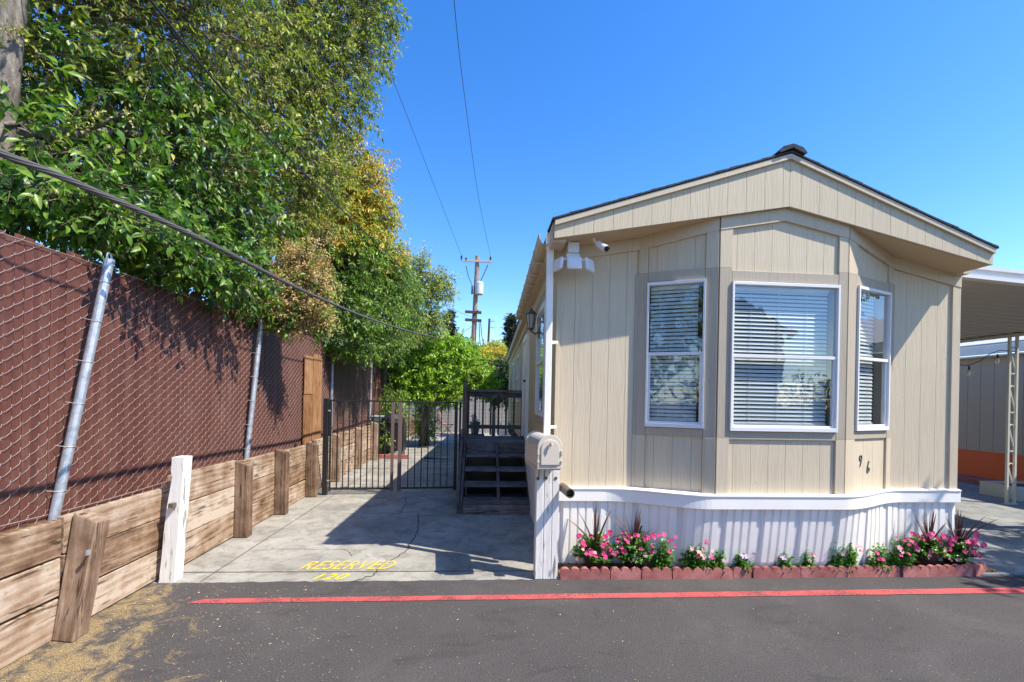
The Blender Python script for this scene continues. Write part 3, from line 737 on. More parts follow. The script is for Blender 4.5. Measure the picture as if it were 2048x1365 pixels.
for a, b in zip(Xs, Xs[1:]): bd.face([(a, ytop(a)-.016, .745), (b, ytop(b)-.016, .745), (b, 4.15, .745), (a, 4.15, .745)]); bd.face([(a, 4.15, .61), (b, 4.15, .61), (b, ytop(b)-.016, .61), (a, ytop(a)-.016, .61)])
bd.box(.682, .72, 4.1, 6.0, .61, .745)
bd.build('white_band', M_WHITE, home)
# house number 96 on the right-hand bay face
A, B, d, nn, L = fac(3)
def digit(pts, c, h, w):
    mb = MB(); P = []
    for (u, v) in pts: q = A+d*(c[0]+u*w)+nn*.0125; P.append((q.x, q.y, c[1]+v*h))
    return mb.tube(P, .0042, 6)
six = [(.75, 1.), (.45, .72), (.14, .36), (.08, .18), (.25, .04), (.5, 0), (.8, .08), (.95, .24), (.82, .40), (.5, .46), (.18, .34)]
nine = [(1-u, 1-v) for u, v in six]
digit(nine, (.255, .980), .108, .042).build('house_number', M_NUM, home); digit(six, (.385, .918), .108, .042).build('house_number', M_NUM, home)
# flood light with three heads and camera under the soffit
fl = MB(); fx, fy, fz = .80, 3.98, 2.80
fl.box(fx-.05, fx+.05, fy-.05, fy+.05, 2.85, 2.945); fl.box(fx-.06, fx+.06, fy-.03, fy+.02, 2.80, 2.85); fl.tube([(fx-.11, fy-.01, 2.80), (fx+.11, fy-.01, 2.80)], .012)
flo = fl.build('flood_light', M_WPLAS, home, bevel=.006)
for cx, cy, r in ((fx, fy-.09, 0), (fx-.13, fy-.03, -70), (fx+.145, fy-.05, 48)):
    T = Matrix.Translation((cx, cy, 2.745)) @ Matrix.Rotation(math.radians(r), 4, 'Z') @ Matrix.Rotation(math.radians(-8), 4, 'X')
    MB().box(-.066, .066, -.016, .016, -.055, .055, T).build('lamp_head', M_WPLAS, flo, bevel=.012)
c0 = Vector((1.015, 3.86, 2.90)); dd = Vector((.32, -.62, -.45)).normalized()
cm = MB(); cm.tube([c0-dd*.03, c0+dd*.10], .028, 14); cm.tube([c0+Vector((-.02, .02, .0)), c0+Vector((-.05, .03, .07))], .012, 8)
cmo = cm.build('security_camera', M_WPLAS, home, bevel=.004); MB().tube([c0+dd*.0985, c0+dd*.108], .0245, 14).build('lens', M_BLACK, cmo)
# lantern on the side wall
lp = gx(1056, 625, .60); lt = MB()
ly = 5.75; o = lx(ly)
lt.tube([(o, ly, 2.42), (o-.05, ly, 2.38), (o-.11, ly, 2.42)], .012, 6); lt.box(o-.012, o+.002, ly-.05, ly+.05, 2.33, 2.47)
lt.lathe([(.01, .0), (.035, .02), (.04, .03)], (o-.11, ly, 2.42), 10); lt.lathe([(.075, .0), (.07, .015), (.02, .06), (.008, .085)], (o-.11, ly, 2.63), 10)
for k in range(6):
    t = k*math.pi/3; lt.tube([(o-.11+.036*math.cos(t), ly+.036*math.sin(t), 2.45), (o-.11+.068*math.cos(t), ly+.068*math.sin(t), 2.63)], .004, 4)
lto = lt.build('wall_lantern', M_BRONZE, home); MB().lathe([(.034, 0), (.064, .17)], (o-.11, ly, 2.455), 10).build('lamp_glass', mat('old lantern glass', (.45, .43, .38), .25), lto)
# ------------------------------------------------------------ carport, neighbour, string lights
cp = thing('carport', 'cream corrugated metal carport on the right of the beige home', 'carport', (6.6, 7, 0))
co = MB(); ny = 150; y0c, y1c = 4.45, 10.8
def cz(x): return 2.985-.060*(x-4.72)
for k in range(ny):
    ya = y0c+(y1c-y0c)*k/ny; yb = y0c+(y1c-y0c)*(k+1)/ny
    da = .022*max(-1, min(1, 1.6*math.sin(ya*2*math.pi/.17))); db = .022*max(-1, min(1, 1.6*math.sin(yb*2*math.pi/.17)))
    co.face([(4.72, ya, cz(4.72)+da), (8.75, ya, cz(8.75)+da), (8.75, yb, cz(8.75)+db), (4.72, yb, cz(4.72)+db)])
co.build('corrugated_roof', M_CPORT, cp)
fb = MB()
for za, zb, o in ((-.055, -.02, .03), (-.02, .05, 0), (.05, .085, .022)):
    fb.hexa([(4.66, y0c-.06-o, cz(4.66)+za), (9.3, y0c-.06-o, cz(9.3)+za), (9.3, y0c-.005, cz(9.3)+za), (4.66, y0c-.005, cz(4.66)+za), (4.66, y0c-.06-o, cz(4.66)+zb), (9.3, y0c-.06-o, cz(9.3)+zb), (9.3, y0c-.005, cz(9.3)+zb), (4.66, y0c-.005, cz(4.66)+zb)])
fb.build('front_beam', M_ALU, cp)
MB().box(8.42, 8.56, y0c, y1c, cz(8.5)-.06, cz(8.5)-.028).build('edge_beam', M_CPORT, cp)
def ornate(py, nb=4):
    mb = MB(); zt = cz(8.5)-.06
    for dx in (-.065, .065):
        mb.box(8.5+dx-.016, 8.5+dx+.016, py-.016, py+.016, .02, zt)
    mb.box(8.40, 8.60, py-.03, py+.03, .012, .03)
    for k in range(nb):
        zc = zt-.38-k*.62
        pts = []
        for j in range(27):
            t = j/26; a = math.radians(200-t*220)
            if j < 13: a = math.radians(-10+(j/12)*200); pts.append((8.5+.046*math.cos(a), py, zc+.16+.05*math.sin(a)))
            else: a = math.radians(10-((j-13)/13)*200); pts.append((8.5+.046*math.cos(a), py, zc-.17+.05*math.sin(a)))
        mb.tube(pts, .010, 5)
    return mb.build('ornate_post', M_TRIMW, cp)
ornate(6.62); ornate(9.9)
nb = thing('neighbour_home', 'grey neighbouring home with orange painted base beyond the carport', 'house', (12, 9, 0))
w = MB()
for k in range(60): w.box(10.5, 10.56, 2.0+k*.25, 2.0+k*.25+.243, .64, 2.64)
w.build('wall', M_GREY, nb); MB().box(10.515, 10.6, 2, 17, .64, 2.64).build('wall_backing', M_BLACK, nb)
MB().box(10.47, 10.60, 2, 17, .0, .64).build('skirting', M_ORANGE, nb)
MB().box(10.30, 10.33, 1.9, 17.1, 2.64, 2.82).build('fascia', M_WHITE, nb)
MB().hexa([(10.28, 1.9, 2.82), (14, 1.9, 3.9), (14, 17.1, 3.9), (10.28, 17.1, 2.82), (10.28, 1.9, 2.86), (14, 1.9, 3.94), (14, 17.1, 3.94), (10.28, 17.1, 2.86)]).build('roof', M_PALER, nb)
MB().box(10.33, 14, 2, 17, 2.60, 2.63).build('soffit', M_WHITE, nb)
sl = thing('string_lights', 'black string light cable with clear bulbs hanging under the carport', 'string lights', (7.6, 6.6, 2.2))
A0 = Vector(gx(2000, 700, 8.5)); Ypl = A0.y
pts = [(4.75, 6.9, 2.20), (5.4, 6.85, 2.16), (5.95, 6.8, 2.13)]
def q(x, y): return gy(x, y, 6.62)
sp = [q(1905, 728), q(1925, 731), q(1938, 731), q(1960, 722), q(1980, 708), q(2000, 701), q(2025, 703), q(2060, 712), q(2150, 730)]
MB().tube(sp, .006, 5).build('cable', M_BLACK, sl)
for (bx, by) in ((1938, 733), (1995, 709), (2072, 716), (2130, 728)):
    c = Vector(q(bx, by)); so_ = MB().tube([c, c-Vector((0, 0, .06))], .014, 8).build('bulb', M_BLACK, sl)
    MB().lathe([(.012, 0), (.03, -.04), (.03, -.07), (.012, -.10)], c-Vector((0, 0, .06)), 10).build('bulb_glass', M_BULB, so_)
pbx = thing('planter_box', 'low cream planter box behind the ornate carport post', 'planter', (9.4, 7.1, 0))
MB().box(8.95, 9.85, 6.85, 6.90, .012, .24).box(8.95, 8.99, 6.9, 7.4, .012, .24).box(9.81, 9.85, 6.9, 7.4, .012, .24).box(8.95, 9.85, 7.4, 7.44, .012, .24).build('side', M_TRIMW, pbx); MB().box(8.99, 9.81, 6.90, 7.40, .012, .20).build('soil_fill', M_SOIL, pbx)
tag(MB().box(9.9, 10.46, 4.2, 12, .012, .10).build('border_kerb', M_BRICK), 'low reddish border strip along the foot of the orange wall', 'kerb')

# ------------------------------------------------------------ retaining wall
rw = thing('retaining_wall', 'weathered timber retaining wall of stacked boards and short posts along the driveway', 'retaining wall', (-2.6, 4, 0))
lean = -.055
def board(y0, y1, z0, z1, x=-2.60, sag=0.):
    a, b = random.uniform(-.006, .006), random.uniform(-.006, .006)
    MB().hexa([(x-.045+a, y0, z0), (x+a, y0, z0), (x+b, y1, z0+sag), (x-.045+b, y1, z0+sag), (x-.045+a+lean*z1*.0, y0, z1), (x+a, y0, z1), (x+b, y1, z1+sag), (x-.045+b, y1, z1+sag)]).build('board', M_BOARD, rw, bevel=.005)
for (ya, yb, tops) in ((-.9, 1.35, .73), (1.36, 3.02, .735), (3.03, 4.02, .755), (4.03, 5.03, .835), (5.04, 6.0, .80), (6.01, 7.02, .79), (7.05, 8.22, .82), (8.23, 9.7, .83), (9.71, 11.0, .84)):
    h = tops/3
    for k in range(3):
        board(ya+.004, yb-.004, k*h+.004+random.uniform(0, .006), (k+1)*h-random.uniform(.002, .010), sag=random.uniform(-.006, .006))
def rpost(y, w=.10, dpt=.15, h=.80, tilt=0., x=-2.597):
    """post in front of the boards: chamfered top; tilt leans its head back over the driveway side"""
    p = []
    y0, y1 = y-w/2, y+w/2; t = tilt
    po = MB().hexa([(x, y0, 0), (x+dpt, y0, 0), (x+dpt, y1, 0), (x, y1, 0), (x, y0+t*.1, h), (x+dpt-t, y0+t*.1, h-.05), (x+dpt-t, y1+t*.1, h-.05), (x, y1+t*.1, h)]).build('post', M_RPOST, rw, bevel=.006)
    return po
# leaning near post made of two planks
npst = MB(); npst.hexa([(-2.60, 2.955, 0), (-2.448, 2.925, 0), (-2.458, 2.99, 0), (-2.60, 3.02, 0), (-2.585, 3.075, .765), (-2.435, 3.075, .70), (-2.435, 3.13, .70), (-2.585, 3.13, .765)])
npst.build('post', M_RPOST, rw, bevel=.010)
npst2 = MB(); npst2.hexa([(-2.60, 3.022, 0), (-2.462, 2.993, 0), (-2.465, 3.06, 0), (-2.60, 3.07, 0), (-2.585, 3.132, .76), (-2.44, 3.132, .695), (-2.442, 3.19, .69), (-2.585, 3.19, .755)])
npst2.build('post', M_RPOST, rw, bevel=.008)
rpost(1.3, .13, .15, .78); rpost(5.06, .11, .14, .82); rpost(6.0, .11, .14, .84); rpost(7.03, .11, .15, .83); rpost(8.25, .11, .12, .86); rpost(9.7, .11, .14, .88); rpost(11.05, .11, .16, .92)
nl = MB(); nl.tube([(-2.46, 3.05, .52), (-2.42, 2.99, .535)], .006, 6); nl.box(-2.425, -2.415, 2.975, 3.0, .52, .55)
nl.build('bent_nail', M_GALV, rw)
wp = thing('white_post', 'chipped white painted wooden post where the driveway meets the road', 'post', (-2.48, 3.88, 0))
wpm = MB(); zs = [0, .2, .42, .60, .78, .86, .90, 1.015]
off = [0, .002, -.002, .0, .012, .018, .002, .0]
for k in range(len(zs)-1):
    z0, z1 = zs[k], zs[k+1]; t0, t1 = .10*z0/1.015, .10*z1/1.015
    a, b = off[k], off[k+1]
    wpm.hexa([(-2.562+t0*.75+a, 3.83+t0*.15, z0), (-2.445+t0*.5, 3.83+t0*.15, z0), (-2.445+t0*.5, 3.94+t0*.15, z0), (-2.562+t0*.75+a, 3.94+t0*.15, z0),
              (-2.562+t1*.75+b, 3.83+t1*.15, z1), (-2.445+t1*.5, 3.83+t1*.15, z1), (-2.445+t1*.5, 3.94+t1*.15, z1), (-2.562+t1*.75+b, 3.94+t1*.15, z1)])
wpm.build('shaft', M_WPOST, wp)
MB().box(-2.475, -2.440, 3.79, 3.836, .615, .65).tube([(-2.457, 3.80, .632), (-2.457, 3.84, .632)], .008, 6).build('bolt', M_BRONZE, wp)

# ------------------------------------------------------------ slatted chain link fence
fn = thing('chain_link_fence', 'tall chain link fence with reddish brown privacy slats above the retaining wall', 'fence', (-2.95, 5, .66))
FX = -2.93; FZ0, FZ1 = .66, 2.52
def ftop(y): return 2.515+.004*y+.012*math.sin(y*1.3)
PW = .059; y = -.5; sl_ = MB(); k = 0
while y < 12.6:
    j = random.uniform(-.004, .004); h = ftop(y)+random.uniform(-.03, .02); t = random.uniform(-.0012, .0012)
    sl_.hexa([(FX-.006, y+.0008, FZ0-.05), (FX+.002+j, y+.0008, FZ0-.05), (FX+.002+j, y+PW-.0008, FZ0-.05), (FX-.006, y+PW-.0035, FZ0-.05), (FX-.006, y+.0010+t, h), (FX+.002+j, y+.0010+t, h), (FX+.002+j, y+PW-.0012+t, h), (FX-.006, y+PW-.0012+t, h)])
    y += PW; k += 1
sl_.build('slats', M_SLAT, fn)
A = []; B = []; ncol = int(13.1/PW); VS = .080; rise = VS/2
for c in range(ncol):
    y0 = -.5+c*PW
    z = FZ0-.02+((c % 2)*rise)
    while z < ftop(y0)-.03:
        wv = .004*math.sin(y0*1.7+z*2.3)+random.uniform(-.0012, .0012); z += wv; a = (FX+.0, y0-.001, z-.008); m1 = (FX+.0135, y0+PW*.28, z+rise*.22); m2 = (FX+.0135, y0+PW*.72, z+rise*.72); b = (FX+.0, y0+PW+.001, z+rise+.008)
        A += [a, m1, m2]; B += [m1, m2, b]; z += VS-wv
V, T = seg_mesh(A, B, .0016, .0016, 4); np_mesh('wire_mesh', V, T, M_WIRE, fn, smooth=True)
tw = MB(); tw.tube([(FX+.02, yy, ftop(yy)-.03+.012*math.sin(yy*2.1)) for yy in np.linspace(-.5, 12.6, 60)], .0025, 4); tw.tube([(FX+.02, yy, .70+.01*math.sin(yy*3)) for yy in np.linspace(-.5, 12.6, 60)], .0025, 4)
tw.build('tension_wire', M_WIRE, fn)
def fpost(y, lean, z1=2.52, r=.030):
    b = Vector((FX+.045, y, .6)); t = Vector((FX+.045+lean*.3, y+lean, z1)); mb = MB(); mb.tube([b, t], r, 16); mb.tube([t-Vector((0, 0, .03)), t+Vector((0, 0, .02))], r*1.12, 16)
    lp = [t+Vector((.0, .02*math.cos(a), .02+.028*math.sin(a)+.02)) for a in np.linspace(0, math.pi, 8)]; mb.tube([t+Vector((0, .02, 0))]+lp+[t+Vector((0, -.02, 0))], .007, 6)
    o = mb.build('post', M_GALV, fn, smooth=False)
    for k in range(6):
        tm = MB(); z = .85+k*.3; c = b+(t-b)*((z-.6)/(z1-.6))
        tm.tube([c+Vector((-.035+.0*k, -.06, .012)), c+Vector((.012, -.034, .003)), c+Vector((.034, -.01, 0)), c+Vector((.03, .02, .0)), c+Vector((0, .036, .004))], .0022, 4)
        tm.build('tie', M_WIRE, o)
fpost(1.0, .1); fpost(3.27, .31, 2.51); fpost(5.80, .20, 2.47); fpost(8.98, .02, 2.57, .028); fpost(12.1, .03, 2.60, .028)
fp2 = thing('return_fence', 'short far fence section with brown slats turning towards the yard', 'fence', (-2.9, 13, .6))
sl2 = MB(); P0, P1 = Vector((-2.93, 12.65, 0)), Vector((-2.60, 14.2, 0)); n = 24
A = []; B = []
for k in range(n):
    a = P0+(P1-P0)*(k/n); b = P0+(P1-P0)*((k+.93)/n); sl2.hexa([(a.x-.01, a.y, .3), (a.x, a.y, .3), (b.x, b.y, .3), (b.x-.01, b.y, .3), (a.x-.01, a.y, 2.55), (a.x, a.y, 2.55), (b.x, b.y, 2.55), (b.x-.01, b.y, 2.55)])
    z = .4+(k % 2)*.044
    while z < 2.5: A.append((a.x+.012, a.y, z)); B.append((b.x+.012, b.y, z+.05)); z += .088
sl2.build('slats', M_SLAT, fp2); V, T = seg_mesh(A, B, .002, .002, 3); np_mesh('wire_mesh', V, T, M_WIRE, fp2)
MB().tube([(-2.57, 14.2, 0), (-2.57, 14.2, 2.62)], .03, 10).build('post', M_GALV, fp2)
bp = thing('patch_boards', 'two tall reddish cedar boards covering a gap in the slatted fence beside the gate', 'boards', (-2.85, 7.6, .7))
MB().box(FX+.03, FX+.05, 7.64, 7.98, 1.55, 2.20).build('board', M_CEDAR, bp, bevel=.004); MB().box(FX+.03, FX+.05, 7.62, 7.98, .62, 1.54).build('board', M_CEDAR, bp, bevel=.004)
MB().box(FX+.034, FX+.056, 8.0, 8.42, .62, 2.25).build('board', M_CEDAR, bp, bevel=.004)

# ------------------------------------------------------------ gate
def leaf(name, label, x0, y0, x1, y1, nb, wl, wr, ml, mr):
    t = thing(name, label, 'gate', (x0, y0, 0), 'black iron gate leaves across the driveway'); d = Vector((x1-x0, y1-y0, 0)); L = d.length; d.normalize()
    T = Matrix(((d.x, -d.y, 0, x0), (d.y, d.x, 0, y0), (0, 0, 1, 0), (0, 0, 0, 1)))
    MB().box(0, L, -.015, .015, 1.45, 1.475, T).build('frame_rail', M_IRON, t); MB().box(wl, L-wr, -.012, .012, .075, .10, T).build('frame_rail', M_IRON, t)
    MB().box(0, wl, -.02, .02, .05, 1.449, T).build('stile', ml, t); MB().box(L-wr, L, -.02, .02, .05, 1.449, T).build('stile', mr, t)
    for k in range(nb):
        s = wl+(L-wl-wr)*(k+1)/(nb+1); MB().box(s-.008, s+.008, -.008, .008, .10, 1.45, T).build('bar', M_IRON, t)
    m = MB(); A = []; B = []
    for k in range(int((L-wl-wr)/.05)): A.append(T @ Vector((wl+k*.05, .014, .1))); B.append(T @ Vector((wl+k*.05, .014, 1.45)))
    for k in range(27): A.append(T @ Vector((wl, .014, .1+k*.05))); B.append(T @ Vector((L-wr, .014, .1+k*.05)))
    V, Tt = seg_mesh([tuple(a) for a in A], [tuple(b) for b in B], .0011, .0011, 3); np_mesh('wire_screen', V, Tt, M_IRON, t)
    return t
leaf('gate_leaf', 'left black iron gate leaf hinged by the timber retaining wall', -2.315, 7.16, -1.345, 7.23, 9, .025, .045, M_IRON, M_IRONB)
leaf('gate_leaf', 'right black iron gate leaf next to the dark stairs', -1.285, 7.25, -.355, 7.34, 7, .06, .05, M_IRONB, M_IRON)
gp_ = thing('gate_post', 'thick black steel gate post beside the tall cedar boards', 'gate post', (-2.37, 7.16, 0))
MB().box(-2.405, -2.335, 7.12, 7.19, 0, 1.49).build('shaft', M_IRON, gp_, bevel=.004); MB().tube([(-2.33, 7.13, 1.30), (-2.30, 7.13, 1.30)], .014, 8).tube([(-2.33, 7.13, .22), (-2.30, 7.13, .22)], .014, 8).build('hinge', M_GALV, gp_)
gp2 = thing('latch_post', 'slim grey gate latch post with chain beside the stair stringer', 'gate post', (-.3, 7.36, 0))
MB().tube([(-.315, 7.36, 0), (-.315, 7.36, 1.47)], .016, 8).build('shaft', M_IRON, gp2); MB().lathe([(.024, 0), (.024, .03), (.008, .045)], (-.315, 7.36, 1.47), 10).build('cap', M_GALV, gp2)
MB().tube([(-.275, 6.5, 0), (-.275, 6.5, .45)], .008, 6).build('drop_rod', M_GALV, gp2)

# ------------------------------------------------------------ deck and stairs
dk = thing('wooden_stairs', 'dark stained wooden stairs and landing with railing at the side door', 'stairs', (.25, 6.9, 0))
YS = [6.05, 6.34, 6.63, 6.92, 7.21]; ZS = [.165, .335, .505, .675, .85]
for y, z in zip(YS, ZS):
    if y < 7.2:
        MB().box(-.20, .70, y-.02, y+.27, z-.04, z).build('tread', M_DECK, dk, bevel=.006)
MB().box(-.20, .74, 6.0, 6.03, 0, .122).build('riser', M_DECK, dk); MB().box(-.19, .72, 7.17, 7.2, .60, .81).build('riser', M_DECK, dk)
for k in range(8): MB().box(-.22, .735, 7.19+k*.14, 7.19+k*.14+.133, .812, .85).build('deck_board', M_DECK, dk, bevel=.003)
for x in (-.245, .26, .70):
    MB().prism([(x, 6.02, 0), (x, 7.2, 0), (x, 7.2, .81), (x, 7.10, .81), (x, 6.04, .125)], (.04, 0, 0)).build('stringer', M_DECKV, dk)
MB().box(-.19, .70, 7.26, 7.28, 0, .81).build('back_panel', M_BLACK, dk)
MB().box(-.272, -.202, 7.13, 7.21, 0, 1.79).build('newel_post', M_DECKV, dk, bevel=.004)
MB().hexa([(-.285, 6.0, 0), (-.25, 6.0, 0), (-.25, 7.12, 0), (-.285, 7.12, 0), (-.285, 6.0, .2), (-.25, 6.0, .2), (-.25, 7.12, 1.05), (-.285, 7.12, 1.05)]).build('side_board', M_DECKV, dk)
yr = 8.3
for x in (-.235, .80): MB().box(x-.04, x+.045, yr-.04, yr+.04, 0, 1.66).build('rail_post', M_DECKV, dk)
MB().box(-.29, .87, yr-.07, yr+.07, 1.66, 1.70).build('rail_cap', M_DECK, dk, bevel=.004)
MB().box(-.195, .76, yr-.02, yr+.02, 1.56, 1.655).box(-.195, .76, yr-.02, yr+.02, .98, 1.05).build('cross_rail', M_DECK, dk)
for k in range(6): x = -.10+k*.142; MB().box(x, x+.035, yr-.045, yr-.021, .87, 1.62).build('baluster', M_DECKV, dk)
MB().box(-.275, -.20, 7.21, yr, 1.66, 1.70).box(-.255, -.225, 7.21, yr, 1.0, 1.06).build('side_rail', M_DECK, dk)
for k in range(6): MB().box(-.255, -.225, 7.32+k*.15, 7.35+k*.15, .9, 1.66).build('baluster', M_DECKV, dk)
A = []; B = []
for k in range(16): A.append((-.19+k*.06, yr+.022, .98)); B.append((-.19+k*.06, yr+.022, 1.56))
for k in range(8): A.append((-.19, yr+.022, 1.05+k*.07)); B.append((.76, yr+.022, 1.05+k*.07))
V, T = seg_mesh(A, B, .0018, .0018, 3); np_mesh('wire_screen', V, T, M_IRON, dk)

# ------------------------------------------------------------ mailbox
mbx = thing('mailbox', 'beige rounded mailbox on a chunky white wooden post at the road edge', 'mailbox', (.6, 3.86, 0))
po = None
for (x0, x1, top) in ((.500, .565, .985), (.568, .635, .99), (.638, .695, .975)):
    MB().box(x0, x1, 3.835, 3.95, 0, top).build('post_board', M_WPOST, mbx, bevel=.004)
a0 = math.radians(6)
T = Matrix.Translation((.575, 3.62, .985)) @ Matrix.Rotation(a0, 4, 'Z')
def dome(w, h, y0, y1, z0=0):
    w2 = w/2; pts = [(-w2, z0), (w2, z0)]+[(w2*math.cos(t), h-w2+w2*math.sin(t)) for t in np.linspace(0, math.pi, 15)]
    return [tuple(T @ Vector((x, y0, z))) for x, z in pts], T.to_3x3() @ Vector((0, y1-y0, 0))
p, v = dome(.185, .262, .03, .50); MB().prism(p, v).build('box_body', M_MAILB, mbx, bevel=.003)
p, v = dome(.205, .275, .0, .03, -.004); rim = MB().prism(p, v).build('box_rim', M_MAILB, mbx, bevel=.004)
p, v = dome(.200, .272, .485, .51, -.004); MB().prism(p, v).build('box_rim', M_MAILB, mbx, bevel=.004)
p, v = dome(.150, .235, -.012, .004, .03); dr_ = MB().prism(p, v).build('door', M_MAILB, mbx, bevel=.003)
MB().tube([T @ Vector((.0, -.012, .20)), T @ Vector((.0, -.034, .205)), T @ Vector((0, -.036, .17))], .007, 6).lathe([(.012, -.01), (.012, .01)], T @ Vector((0, -.034, .205)), 10).build('handle', M_MAILB, dr_)
hg = MB()
for sx in (-.098, .098):
    for z in (.05, .115, .13): hg.box(sx-.008, sx+.008, -.014, .006, z, z+.016, T)
hg.build('hinge', M_MAILB, dr_)
MB().box(-.10, .10, .02, .49, -.016, -.001, T).build('base_plate', M_MAILB, mbx)
MB().tube([(.565, 3.80, .97), (.56, 3.80, .90), (.563, 3.83, .86)], .005, 5).tube([(.515, 3.80, .97), (.513, 3.80, .87)], .005, 5).build('bracket', M_BRONZE, mbx)
kn_ = MB()
for x, z in ((.583, .87), (.665, .87), (.51, .865)): kn_.lathe([(.014, 0), (.012, .004)], (x, 3.834, z), 12, Matrix.Rotation(math.pi/2, 4, 'X'))
kn_.build('bolt_head', M_BRONZE, mbx)
c = Vector((.756, 3.66, .775)); dd = Vector((-.02, .33, .0)).normalized()
tb = MB(); n = 20; r0, r1 = .039, .032
Q = [c, c+dd*.27]; ax = (Q[1]-Q[0]).normalized(); u = ax.cross(Vector((0, 0, 1))).normalized(); v = u.cross(ax)
b0 = len(tb.v)
for P_, r in ((Q[0], r0), (Q[1], r0), (Q[1], r1), (Q[0], r1)):
    for k in range(n): t = 2*math.pi*k/n; tb.v.append(tuple(P_+(u*math.cos(t)+v*math.sin(t))*r))
for s_ in range(4):
    for k in range(n): k2 = (k+1) % n; s2 = (s_+1) % 4; tb.f.append((b0+s_*n+k, b0+s_*n+k2, b0+s2*n+k2, b0+s2*n+k))
tbo = tb.build('newspaper_tube', M_BRONZE, mbx); MB().tube([Q[0]+ax*.09, Q[0]+ax*.10], r1*.99, 20).build('tube_back', mat('tube inside', (.25, .19, .12), .6), tbo)
MB().box(.690, .73, 3.84, 3.86, .78, .81).build('tube_bracket', M_BRONZE, mbx)

# ------------------------------------------------------------ scalloped edging stones
stones = [(1120, 1219), (1220.5, 1281), (1282, 1341), (1343.5, 1462), (1464.5, 1502), (1503.5, 1596), (1597, 1689), (1690.5, 1797), (1799, 1851), (1852.5, 1903), (1904.5, 1941), (1942, 1988)]
where = ['first from the mailbox post', 'second from the mailbox post, with a plant drooping over it', 'third from the mailbox post, below the tall pink sprig', 'long one below the mixed light pink flowers', 'shortest one, below the small pale lilac plant', 'below the first gap of bare white skirting', 'in front of the two small upright plants under the wide window', 'long one below the tall green twin sprigs', 'just left of the right-hand flower pots', 'below the pot third from the left', 'between the two right-hand pots', 'rightmost one, curving at the concrete pad']
for k, ((xa, xb), lab) in enumerate(zip(stones, where)):
    a = gz(xa, 1159-.0105*(xa-1120)*1.0)[0]; b = gz(xb, 1159-.0105*(xb-1120))[0]; Lw = b-a; ns = max(1, round(Lw/.0865)); pw = Lw/ns
    yj = 3.815+random.uniform(-.008, .008); pts = [(0, 0), (Lw, 0)]
    for j in range(ns-1, -1, -1):
        for t in np.linspace(.08, math.pi-.08, 9): pts.append((pw*(j+.5)+pw/2*math.cos(t), .058+.040*math.sin(t)))
    rot = random.uniform(-.02, .02) if k not in (11,) else .35
    T = Matrix.Translation((a, yj, 0)) @ Matrix.Rotation(rot, 4, 'Z') @ Matrix.Rotation(random.uniform(-.10, .03), 4, 'X')
    o = MB().prism([tuple(T @ Vector((x, 0, z))) for x, z in pts], T.to_3x3() @ Vector((0, .045, 0))).build('edging_stone', M_BRICK, bevel=.004)
    tag(o, 'scalloped red edging stone, '+lab, 'edging stone', 'scalloped red edging stones along the flower bed')

# ------------------------------------------------------------ flowers
def plant_leaves(c, rx, ry, rz, n, L, seed, m, parent, name='foliage', detail=True):
    r = np.random.default_rng(seed); ns = max(4, n//9)
    th = r.uniform(0, 2*math.pi, ns); el_ = np.arccos(r.uniform(.0, 1, ns)); d = np.stack([np.cos(th)*np.sin(el_), np.sin(th)*np.sin(el_), np.cos(el_)], 1)
    R = np.array([rx, ry, rz]); P = []; D = []; A = []; B = []
    for i in range(ns):
        e = d[i]*R*r.uniform(.75, 1.1)+np.array([0, 0, -.015]); A.append(c); B.append(c+e)
        for j in range(9):
            t = .3+.7*(j+1)/9; a = j*2.4+r.uniform(0, .6); side = np.array([math.cos(a), math.sin(a), .15]); P.append(c+e*t+r.normal(0, .004, 3)); D.append(nrm(side+d[i]*.35+np.array([0, 0, -.25 if j < 5 else .1])))
    P = np.array(P); D = np.array(D); Nn = nrm(np.array([0, -.25, 1.])+r.normal(0, .25, P.shape)); Ls = L*r.uniform(.7, 1.25, len(P))
    V, T, mm = leaf_arrays(P, D, Nn, Ls, Ls*.48, detail); tint = np.repeat(np.clip(r.normal(.5, .22, len(P))+.25*(P[:, 2]-c[2])/rz-.1, 0, 1), mm)
    o = np_mesh(name, V, T, m, parent, tint)
    V, T = seg_mesh(A, B, .003, .0015, 4); np_mesh('stem', V, T, L_FLOW, parent, np.full(len(V), .3))
def blossoms(pts, r0, m, parent, seed):
    r = np.random.default_rng(seed); V = []; T = []; tn = []
    P = []; D = []; Nn = []; Ls = []
    for p in pts:
        f = nrm(np.array([r.normal(-.1, .35), -1+r.normal(0, .2), .55+r.normal(0, .3)])); u = nrm(np.cross(f, [0, 0, 1.])); v = np.cross(u, f); a0 = r.uniform(0, 1.2); rr = r0*r.uniform(.8, 1.2)
        for k in range(5):
            a = a0+k*2*math.pi/5; d = u*math.cos(a)+v*math.sin(a); P.append(p+d*.002); D.append(nrm(d+f*.15)); Nn.append(f); Ls.append(rr)
    Ls = np.array(Ls); V, T, mm = leaf_arrays(np.array(P), np.array(D), np.array(Nn), Ls, Ls*1.0, True)
    np_mesh('blossom', V, T, m, parent, np.repeat(r.uniform(0, 1, len(P)), mm))
